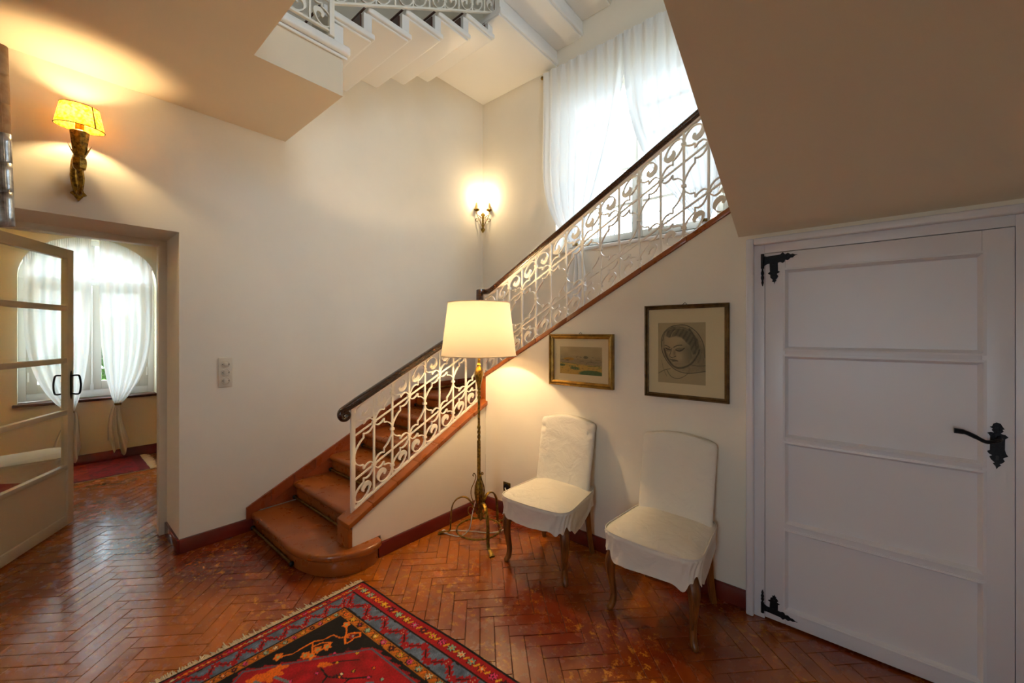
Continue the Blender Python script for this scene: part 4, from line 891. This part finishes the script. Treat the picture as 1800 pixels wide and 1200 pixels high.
def portrait(U, V):
    X = 250 + 520 * U; Y = 262 + 678 * V; nz = vnoise(U, V, 9, 1) * .5 + vnoise(U, V, 30, 2) * .3 + vnoise(U, V, 60, 3) * .2
    base = np.stack([.70 + 0 * U, .60 + 0 * U, .45 + 0 * U], -1); v = np.zeros(U.shape) + .10 * (nz - .5)
    hood = [(300, 420), (330, 360), (420, 292), (520, 287), (620, 330), (700, 400), (752, 520), (765, 640), (765, 790), (600, 815), (470, 800), (390, 735), (320, 640), (290, 520)]
    v += .17 * softpoly(X, Y, hood, 18) * (.6 + .8 * nz)
    v += .10 * np.exp(-((X - 700) / 60) ** 2 - ((Y - 640) / 120) ** 2)
    face = [(328, 420), (400, 422), (520, 432), (580, 490), (620, 580), (632, 640), (600, 700), (530, 745), (470, 755), (420, 722), (388, 670), (378, 640), (342, 592), (322, 510)]
    fm = softpoly(X, Y, face, 14); shade = .02 + .34 / (1 + np.exp(-(X - 545 - .25 * (Y - 600)) / 32)) * np.clip((Y - 440) / 120, 0, 1) - .07 * np.exp(-((X - 450) / 55) ** 2 - ((Y - 450) / 45) ** 2) - .10 * np.exp(-((X - 490) / 35) ** 2 - ((Y - 640) / 45) ** 2)
    shade += .10 * np.exp(-((X - 460) / 60) ** 2 - ((Y - 725) / 26) ** 2) + .08 * np.exp(-((X - 345) / 22) ** 2 - ((Y - 590) / 60) ** 2)
    v = v * (1 - fm) + fm * (shade + .07 * (nz - .5))
    hair = [(345, 412), (352, 352), (430, 320), (540, 330), (640, 380), (690, 450), (705, 540), (670, 600), (640, 612), (612, 560), (598, 510), (570, 485), (540, 450), (515, 425), (455, 408), (400, 424), (375, 430)]
    hm = softpoly(X, Y, hair, 12); v = v * (1 - hm) + hm * (.52 - .16 * np.abs(np.sin(X * .06 + Y * .035)) + .14 * (nz - .5))
    def st(pts, wd, k, soft=3.0):
        nonlocal v; d = sd_line(X, Y, catmull(pts, 5)); v = np.maximum(v, k * np.clip((wd + soft - d) / soft, 0, 1) * (.75 + .5 * nz))
    st([(430, 352), (405, 385), (392, 420)], 2, 0.0); v -= .28 * np.clip((7 - sd_line(X, Y, catmull([(442, 350), (412, 380), (398, 415)], 5))) / 4, 0, 1) * hm
    for q in ([(292, 540), (288, 460), (312, 380), (380, 315), (470, 290), (560, 292), (640, 335), (705, 405), (750, 510), (762, 640)], [(300, 470), (330, 370), (410, 318), (500, 312), (590, 345), (660, 420), (685, 500)], [(286, 470), (296, 580), (335, 670), (390, 742), (450, 790), (540, 818), (640, 815), (768, 788)]): st(q, 3, .50)
    st([(322, 560), (345, 640), (385, 705), (430, 752), (500, 768), (580, 740), (640, 690), (690, 610), (705, 560)], 6, .50, 9); st([(600, 335), (650, 420), (668, 520), (660, 600)], 6, .50, 9)
    st([(325, 515), (350, 522), (385, 542)], 2.5, .55); st([(428, 538), (470, 516), (520, 512)], 3, .6)
    st([(338, 548), (362, 562), (392, 566)], 4, .62); st([(345, 574), (368, 582), (390, 578)], 2, .35); st([(452, 566), (485, 578), (515, 570), (545, 545)], 5, .66); st([(455, 556), (490, 545), (530, 545)], 2, .4); v = np.maximum(v, fm * .34 * np.exp(-((X - 500) / 42) ** 2 - ((Y - 562) / 20) ** 2)); v = np.maximum(v, fm * .28 * np.exp(-((X - 365) / 28) ** 2 - ((Y - 556) / 16) ** 2))
    st([(408, 545), (392, 600), (382, 632), (395, 650), (415, 652), (445, 640)], 2.5, .40); v = np.maximum(v, fm * .24 * np.exp(-((X - 435) / 16) ** 2 - ((Y - 600) / 40) ** 2)); st([(395, 650), (410, 655)], 3, .55); st([(440, 645), (452, 636)], 3, .45)
    st([(388, 672), (415, 682), (440, 684), (474, 690)], 3, .62); v = np.maximum(v, fm * .36 * np.exp(-((X - 428) / 36) ** 2 - ((Y - 692) / 11) ** 2)); v = np.maximum(v, fm * .25 * np.exp(-((X - 425) / 30) ** 2 - ((Y - 673) / 7) ** 2))
    st([(255, 838), (320, 800), (390, 780)], 2, .42); st([(352, 800), (400, 868), (480, 886), (550, 852), (580, 826)], 2, .4); st([(290, 690), (310, 780), (350, 870)], 1.5, .25); st([(730, 580), (700, 680), (680, 712)], 2, .35); st([(745, 560), (752, 640), (735, 710)], 2, .3); st([(600, 722), (680, 735), (768, 728)], 3, .4)
    return base * (1 - np.clip(v, -.25, .82))[..., None]
def landscape(U, V):
    n1 = vnoise(U, V, 7, 4); n2 = vnoise(U * 1.0, V * 2.2, 16, 5); n3 = vnoise(U, V * 1.6, 34, 6)
    c = np.empty(U.shape + (3,)); c[:] = (.66, .55, .38); c += ((.5 - V) * .12 + .05 * (n1 - .5))[..., None]
    def lay(mk, col): nonlocal c; mk = np.clip(mk, 0, 1)[..., None]; c = c * (1 - mk) + np.array(col) * mk
    hz = .30 + .03 * (n2 - .5); lay((V - hz - .02) * 30 * (U < .42), (.66, .56, .40)); lay((V - .44 - .02 * n2) * 40, (.60, .50, .37))
    lay(5 * (n3 - .60) * np.clip(1 - np.abs(V - .38) / .08, 0, 1), (.80, .72, .55)); lay(4 * (n3 - .62) * np.clip(1 - np.abs(V - .37) / .07, 0, 1), (.40, .33, .24)); lay(14 * (.5 - np.hypot((U - .63) / .12, (V - .375) / .11)), (.43, .37, .26))
    lay(8 * (.5 - np.hypot((U - .22) / .30, (V - .45) / .12)), (.70, .48, .14)); lay(4 * (n2 - .58) * np.clip(1.4 - np.abs(V - .52) / .07, 0, 1), (.42, .35, .25)); lay((V - .60 - .10 * (U - .5) - .03 * n2) * 25, (.78, .60, .28))
    lay(4 * (n2 - .60) * np.clip(1.4 - np.abs(V - .66) / .10, 0, 1), (.47, .48, .25)); lay(12 * (.5 - np.hypot((U - .38) / .26, (V - .79) / .12)) * (n3 > .35), (.30, .40, .24)); lay(10 * (.5 - np.hypot((U - .76) / .62, (V - .95) / .26)), (.33, .42, .24)); lay(10 * (.5 - np.hypot((U - .06) / .16, (V - .68) / .10)), (.38, .42, .24)); lay(6 * (n3 - .80) * np.clip((V - .5) * 8, 0, 1), (.26, .23, .16))
    return c
picture('framed_landscape', 'small gilt-framed watercolour landscape on the wall under the stairs', -1.662, -1.163, 1.079, 1.440, .034, .032, 'frame_gold', (-1.578, -1.249, 1.162, 1.352), landscape, 150, 90)
picture('framed_portrait', 'bronze-framed charcoal drawing of a woman in a headscarf', -0.957, -0.493, 1.067, 1.612, .024, .026, 'frame_dark', (-.877, -.613, 1.155, 1.508), portrait, 230, 300)

# ------------------------------------------------------------------ rugs
RW, RH, res = 2.05, 1.34, 0.0042
a = np.arange(0, RW, res); b = np.arange(0, RH, res); A, B = np.meshgrid(a, b)
def tri(x): return np.abs((x % 1) * 2 - 1)
def hsh(k): return np.modf(np.abs(np.sin(k * 12.9898) * 43758.5453))[0]
RED, DRED, BLUE, ORG, BLK = (.64, .03, .09), (.45, .02, .08), (.36, .43, .52), (.70, .40, .07), (.06, .05, .05)
PAL = np.array([(.85, .65, .12), (.85, .22, .45), (.55, .70, .60), (.92, .45, .08), (.30, .08, .12), (.86, .80, .62)])
def rugcol(A, B):
    ea = np.minimum(A, RW - A); eb = np.minimum(B, RH - B)
    am = np.interp(ea, [0, .014, .022, .055, .062, .140, .150, .187, 9], [0, .008, .02, .09, .10, .185, .195, .236, 9.05]); d = np.minimum(am, eb); S = np.where(am < eb, B * 1.55, A)
    c = np.empty(A.shape + (3,)); c[:] = BLK
    def put(mk, col): c[mk] = col if not isinstance(col, np.ndarray) or col.ndim == 1 else col[mk]
    wo = .0025 * (vnoise(A, B, 60, 21) - .5)
    d = d + wo
    put((d > .018) & (d < .09), RED)
    put((d > .10) & (d < .185), BLUE)
    put((d > .195) & (d < .236), ORG)
    nzv = vnoise(A, B, 45, 22)
    c[(d > .10) & (d < .185)] *= (.8 + .4 * nzv[(d > .10) & (d < .185)])[:, None]
    def flowers(cen, per, ph, r0, dash, dcol):
        k = np.floor(S / per + ph); u = (S / per + ph - k - .5) * per; v = d - cen; th = np.arctan2(v, u); rr = np.hypot(u, v)
        pc = PAL[(hsh(k + 3) * 6).astype(int) % 6]; cc = PAL[(hsh(k + 9) * 6).astype(int) % 6]
        put((rr < r0 * 1.28 * (1 + .25 * np.cos(6 * th))), np.array((.16, .05, .05))); put(rr < r0 * (1 + .35 * np.cos(6 * th)), pc); put(rr < r0 * .36, cc)
        u2 = (((S / per + ph) % 1) - np.where(((S / per + ph) % 1) > .5, 1, 0)) * per
        if dash: put((np.abs(u2 * .8 + v * .5) < .0045) & (np.abs(v * .8 - u2 * .5) < .013), np.array(dcol))
    flowers(.054, .062, 0, .0145, True, (.85, .65, .15))
    flowers(.2155, .062, .3, .0125, True, (.85, .42, .05))
    vine = np.abs(d - .2155 - .015 * np.sin(S / .062 * 2 * math.pi)) < .0022; put(vine & (d > .195) & (d < .236), np.array((.16, .09, .04)))
    # zigzag in the blue border
    zz_ = .110 + .065 * tri(S / .15); dz = (d - zz_); band = (d > .10) & (d < .185)
    put(band & (np.abs(dz) < .008 + .020 * tri(S / .022)), np.array(RED))
    put(band & (np.abs(dz) < .0042), np.array(BLK))
    u = ((S / .15 + .5) % 1 - .5) * .15; v = d - .163; put(band & (np.abs(u) + np.abs(v) * 1.2 < .022), np.array(RED)); u = ((S / .15) % 1 - .5) * .15; v = d - .122; put(band & (np.abs(u) + np.abs(v) * 1.2 < .020), np.array(RED))
    put(band & (((S % .012) - .006) ** 2 + (((d + 0) % .012) - .006) ** 2 < .0018 ** 2) & (((np.abs(((S / .15 + .5) % 1 - .5) * .15) + np.abs(d - .163) * 1.2) < .02) | ((np.abs(((S / .15) % 1 - .5) * .15) + np.abs(d - .122) * 1.2) < .018)), np.array((.85, .78, .6)))
    put(((d > .090) & (d < .096)) | ((d > .187) & (d < .193)), np.array(BLK))
    # red medallion field, a long hexagon with a stepped rim
    bc = RH / 2; hb = np.abs(B - bc); ha = np.minimum(A, RW - A)
    f = np.minimum(ha - .20 - (hb) * .74, (RH / 2 - .262) - hb)   # >0 inside
    f = f + wo
    put((f > -.014 + .020 * tri((B + A * .5) / .032)) & (d > .245), np.array(RED) * .95)
    put((f > 0) & (d > .245), np.array(RED)); put((f > .004) & (f < .013) & (d > .245), np.array((.34, .36, .42)))
    ins = f > .02; c[ins] *= (.82 + .36 * vnoise(A, B, 25, 23)[ins])[:, None]
    dots = ((A + .7 * (.032 - .0)) % .064 - .032) ** 2 + ((B) % .064 - .032) ** 2
    def strokes(lst, wdt, col):
        for p in lst: put((sd_line(A, B, p) < wdt), np.array(col))
    blob = lambda x, y, rx, ry, ang, col, wv=.18, n=5: put((lambda P_, Q_: (np.hypot(P_ / rx, Q_ / ry) < 1 + wv * np.cos(n * np.arctan2(Q_, P_))))((A - x) * math.cos(ang) + (B - y) * math.sin(ang), -(A - x) * math.sin(ang) + (B - y) * math.cos(ang)), np.array(col))
    for mir in (False, True):
        q = (lambda p: [(x, RH - y) if mir else (x, y) for x, y in p]); OR2 = (.90, .45, .06)
        g = lambda x, y: (x, RH - y) if mir else (x, y)
        strokes([q([(.243, .535), (.265, .50), (.262, .43), (.262, .405)]), q([(.262, .405), (.285, .375), (.29, .33), (.335, .32), (.35, .285)]), q([(.262, .41), (.30, .43), (.335, .45)]), q([(.29, .425), (.30, .385), (.33, .36)]), q([(.345, .30), (.31, .275), (.283, .262)])], .0035, OR2)
        for x, y in ((.235, .545), (.34, .455), (.325, .42), (.34, .385), (.272, .255), (.315, .47)): blob(*g(x, y), .021, .017, .6, OR2); blob(*g(x, y), .009, .007, .6, (.62, .62, .40))
        strokes([q([(.345, .305), (.38, .28), (.395, .26), (.375, .245), (.35, .265), (.335, .29), (.345, .305)]), q([(.345, .305), (.385, .325), (.39, .30), (.38, .28)])], .0045, OR2); blob(*g(.368, .282), .018, .012, .8, (.55, .05, .08)); blob(*g(.368, .278), .008, .005, .8, (.6, .62, .6))
        # field sprays
        strokes([q([(.42, .46), (.46, .40), (.52, .34)]), q([(.42, .46), (.50, .47), (.58, .42), (.64, .36)]), q([(.50, .47), (.54, .54), (.52, .60)]), q([(.58, .42), (.60, .50), (.66, .54)]), q([(.74, .48), (.80, .42), (.86, .36)]), q([(.74, .48), (.82, .50), (.90, .44)])], .0035, BLK)
        rr_ = np.random.default_rng(31)
        for k in range(70):
            x, y = rr_.uniform(.40, 1.0), rr_.uniform(.32, .62)
            blob(*g(x, y), .0095, .008, .3, BLK); blob(*g(x, y), .0068, .0055, .3, PAL[int(rr_.integers(0, 6))])
        blob(*g(.43, .445), .030, .014, -.7, OR2); blob(*g(.68, .40), .040, .018, .8, BLUE); blob(*g(.68, .40), .026, .008, .8, OR2); blob(*g(.60, .56), .02, .02, 0, (.75, .6, .4), .4, 6)
    for k in range(5):
        t = (k - 2) * .55; blob(.315 + .045 * math.cos(t + .2) - .04, RH / 2 - .05 + .055 * math.sin(t), .030, .018, t, (.90, .42, .05), .25, 4)
    strokes([[(.30, .66), (.36, .64), (.40, .70)], [(.34, .60), (.40, .58), (.46, .60)]], .006, (.45, .48, .50))
    return c
cols = tolin(np.clip(rugcol(A, B) * (0.9 + .2 * np.random.default_rng(5).random(A.shape))[..., None], 0, 1))
O_ = np.array([-2.158, 1.205]); e1 = np.array([.9977, .068]); e2 = np.array([-.019, -1.0])
wav = .004 * np.sin(A * 9 + 1) * np.clip(1 - B * 8, 0, 1)
PX = O_[0] + e1[0] * A + e2[0] * B; PY = O_[1] + e1[1] * A + e2[1] * B + wav
hgt = .0115 + .0012 * np.random.default_rng(8).random(A.shape); edge = np.minimum(np.minimum(A, RW - A), np.minimum(B, RH - B)); hgt = np.where(edge < res * 1.2, .004, hgt)
hgt[0, :] = hgt[-1, :] = 0.0005; hgt[:, 0] = hgt[:, -1] = 0.0005
rug = thing('patterned_rug', 'red and black hand-knotted rug with flowered borders and cream fringe', 'rug', (O_[0] + 1, O_[1] - .6, 0))
paint_mesh('pile', cols, np.stack([PX, PY, hgt], -1), 'rug', rug)
fr = MB(); r9 = np.random.default_rng(9)
P2 = lambda a_, b_, z_: (O_[0] + e1[0] * a_ + e2[0] * b_, O_[1] + e1[1] * a_ + e2[1] * b_, z_)
for side in (0, 1):
    for k in range(int(RH / .004)):
        b_ = k * .004 + r9.uniform(-.001, .001); L_ = (.034 + r9.uniform(-.008, .012)) * (1.5 if r9.random() < .05 else 1); s_ = r9.uniform(-.010, .010) * (3 if r9.random() < .06 else 1)
        a0_ = .004 if side == 0 else RW - .004; sg = -1 if side == 0 else 1
        fr.tube([P2(a0_, b_, .007), P2(a0_ + sg * L_ * .5, b_ + s_ * .4, .0055), P2(a0_ + sg * L_, b_ + s_, .0022)], [.0034, .0032, .0018], 4)
tag(obj('fringe', fr, 'fringe', rug), kind='stuff')
# runner in the side room
r2 = thing('runner_rug', 'faded red runner rug with cream fringe under the side room window', 'rug', (-6.05, .2, 0))
a2 = np.linspace(-1.7, .74, 300); x2 = np.linspace(-6.39, -5.655, 110); Bv, Xv = np.meshgrid(a2, x2)
n1 = vnoise(Bv + 3, Xv + 9, 11, 41); n2 = vnoise(Bv + 3, Xv + 9, 38, 42); ed = np.minimum(np.minimum(Xv + 6.39, -5.655 - Xv), .74 - Bv)
cc = np.empty(Bv.shape + (3,)); cc[:] = (.48, .12, .08); cc += ((n1 - .5) * .10)[..., None]; cc[n2 > .66] = (.40, .10, .09); cc[(n2 < .20)] = (.52, .17, .11)
cc[(Bv > .30)] = (.46, .05, .12); cc[(Bv > .30) & (n2 > .62)] = (.34, .05, .10); cc[(ed < .05)] = (.40, .06, .08); cc[(ed < .05) & (n2 > .6)] = (.30, .05, .06); cc[Bv > .66] = (.36, .05, .09)
paint_mesh('pile', tolin(cc), np.stack([Xv, Bv, .0095 + .002 * n2], -1), 'rug', r2)
m = MB(); m.box(-6.39, -5.655, -1.7, .74, .0005, .0085); obj('backing', m, 'fringe', r2)
fr = MB()
for k in range(120):
    x_ = -6.385 + .73 * k / 120; L_ = .075 + r9.uniform(-.025, .025); fr.tube([(x_, .735, .007), (x_ + r9.uniform(-.01, .01), .735 + L_ * .6, .007), (x_ + r9.uniform(-.02, .02), .735 + L_, .003)], [.0035, .003, .001], 4)
tag(obj('fringe', fr, 'fringe', r2), kind='stuff')

# ------------------------------------------------------------------ hanging bundle at the doorway
hb = thing('hanging_bundle', 'hanging bundle of curled tan and silvery strips in front of the doorway wall', 'wall hanging', (-2.92, -0.16, 1.93))
for t_, (bx_, by_, z0_, z1_, r_) in enumerate(((-2.885, -.109, 1.925, 2.715, .036), (-2.925, -.165, 1.905, 2.70, .036), (-2.95, -.235, 1.93, 2.73, .036))):
    nsec = 6
    for k in range(nsec):
        za = z0_ + (z1_ - z0_) * k / nsec; zb_ = z0_ + (z1_ - z0_) * (k + 1.12) / nsec; rr_ = r_ * (.80 + .05 * k); lean = lambda z: -.040 * (z - z0_)
        m = MB(); g_ = lambda u, v: (bx_ + lean(za) + rr_ * (1 + .05 * v) * math.cos(2 * math.pi * u * 1.06), by_ + lean(za + (zb_ - za) * v) + rr_ * (1 + .06 * v) * math.sin(2 * math.pi * u * 1.06), za + (zb_ - za) * v + .008 * math.sin(2 * math.pi * u))
        m.grid(g_, 26, 5); o = obj('curled_strip', m, 'silverfoil' if k < 3 else 'tanstrip', hb, angle=180)
        md = o.modifiers.new('thick', 'SOLIDIFY'); md.thickness = .002
    m = MB(); m.tube([(bx_ - .03, by_ - .04, z1_), (bx_ - .03, by_ - .04, ZC)], .002, 5); obj('cord', m, 'cord', hb)

# ------------------------------------------------------------------ garden outside
m = MB(); m.box(-30, 20, -25, 30, -0.6, -0.2); struct('ground', m, 'lawn')
def shrub(name, label, c, rad, n, size, seed, group):
    root = thing(name, label, 'shrub', (c[0], c[1], -0.2), group=group); r = np.random.default_rng(seed); mb = MB()
    for _ in range(n):
        d_ = r.normal(size=3); d_ /= np.linalg.norm(d_); p = np.array(c) + d_ * np.array(rad) * r.uniform(.6, 1.0); u = r.normal(size=3); u /= np.linalg.norm(u); v = np.cross(u, r.normal(size=3)); v /= np.linalg.norm(v); s = size * r.uniform(.6, 1.3)
        mb.add([p - u * s, p + v * s * .45, p + u * s, p - v * s * .45], [(0, 1, 2, 3)])
    tag(obj('foliage', mb, 'leaf', root, smooth=False), kind='stuff')
    mb = MB()
    for k in range(4): mb.tube([(c[0] + .05 * k, c[1], -0.2), (c[0] + r.uniform(-.3, .3), c[1] + r.uniform(-.3, .3), c[2])], [.04, .02], 6)
    obj('stems', mb, 'bark', root)
for i, (c, rad) in enumerate((((-8.6, -1.0, .85), (.7, .85, 1.0)), ((-8.8, .85, .8), (.7, .85, 1.0)), ((-9.4, 2.9, .9), (.8, .9, 1.1)))):
    shrub('garden_shrub', ('leafy green shrub outside the window half beside the glazed door', 'leafy green shrub outside the arched window behind the middle mullion', 'taller green shrub outside behind the side room end wall')[i], c, rad, 2600, .085, 50 + i, 'shrubs outside the side room')
def bare_tree(c, h, seed, label):
    root = thing('bare_tree', label, 'tree', (c[0], c[1], -0.2), group='trees outside the stair window'); r = np.random.default_rng(seed); tr = MB(); iv = MB()
    def grow(p, d_, L_, rad, lev):
        pts = [p]; q = p.copy()
        for k in range(5): d_ = d_ + r.normal(size=3) * .14; d_[2] += .05; d_ /= np.linalg.norm(d_); q = q + d_ * L_ / 5; pts.append(q.copy())
        tr.tube(pts, list(np.linspace(rad, rad * .6, 6)), 5)
        if lev < 2:
            for _ in range(26 if lev == 0 else 14):
                b_ = pts[int(r.integers(0, 6))]; u = r.normal(size=3) * .05; v = r.normal(size=3) * .05; w_ = b_ + r.normal(size=3) * .10 + d_ * r.uniform(0, L_ / 5); iv.add([w_, w_ + u, w_ + u + v, w_ + v], [(0, 1, 2, 3)])
        if lev < 4:
            for k in range(4 if lev < 2 else 3):
                nd = d_ + r.normal(size=3) * .55; nd[2] = abs(nd[2]) * .8 + .2; nd /= np.linalg.norm(nd); grow(pts[int(r.integers(2, 6))], nd, L_ * r.uniform(.55, .75), rad * .5, lev + 1)
    grow(np.array([c[0], c[1], -.2]), np.array([0, 0, 1.0]), h, .06, 0)
    obj('branches', tr, 'bark', root); tag(obj('ivy', iv, 'leaf', root, smooth=False), kind='stuff')
for i, (c, h) in enumerate((((-3.5, 8.4), 2.6), ((-5.0, 13.5), 3.4))): bare_tree(c, h, 70 + i, ('bare ivy-hung tree close outside the stair window', 'bare tree standing farther back outside the stair window')[i])

# pendant of the side room, out of the photograph, lighting its walls
pl = thing('pendant_lamp', 'opal glass pendant lamp in the side room', 'pendant lamp', (-5.1, -1.25, 2.9))
m = MB(); m.lathe([(.02, 2.50), (.10, 2.53), (.13, 2.60), (.10, 2.67), (.03, 2.70)], (-5.1, -1.25, 0), 20); obj('globe', m, cloth_mat('opal', 'f4ead2', .6), pl)
m = MB(); m.tube([(-5.1, -1.25, 2.69), (-5.1, -1.25, 2.9)], .006, 6); obj('stem', m, 'brass', pl)
lamp('pendant_light', (-5.1, -1.25, 2.60), 70, (1.0, 0.72, 0.36), .04, pl)
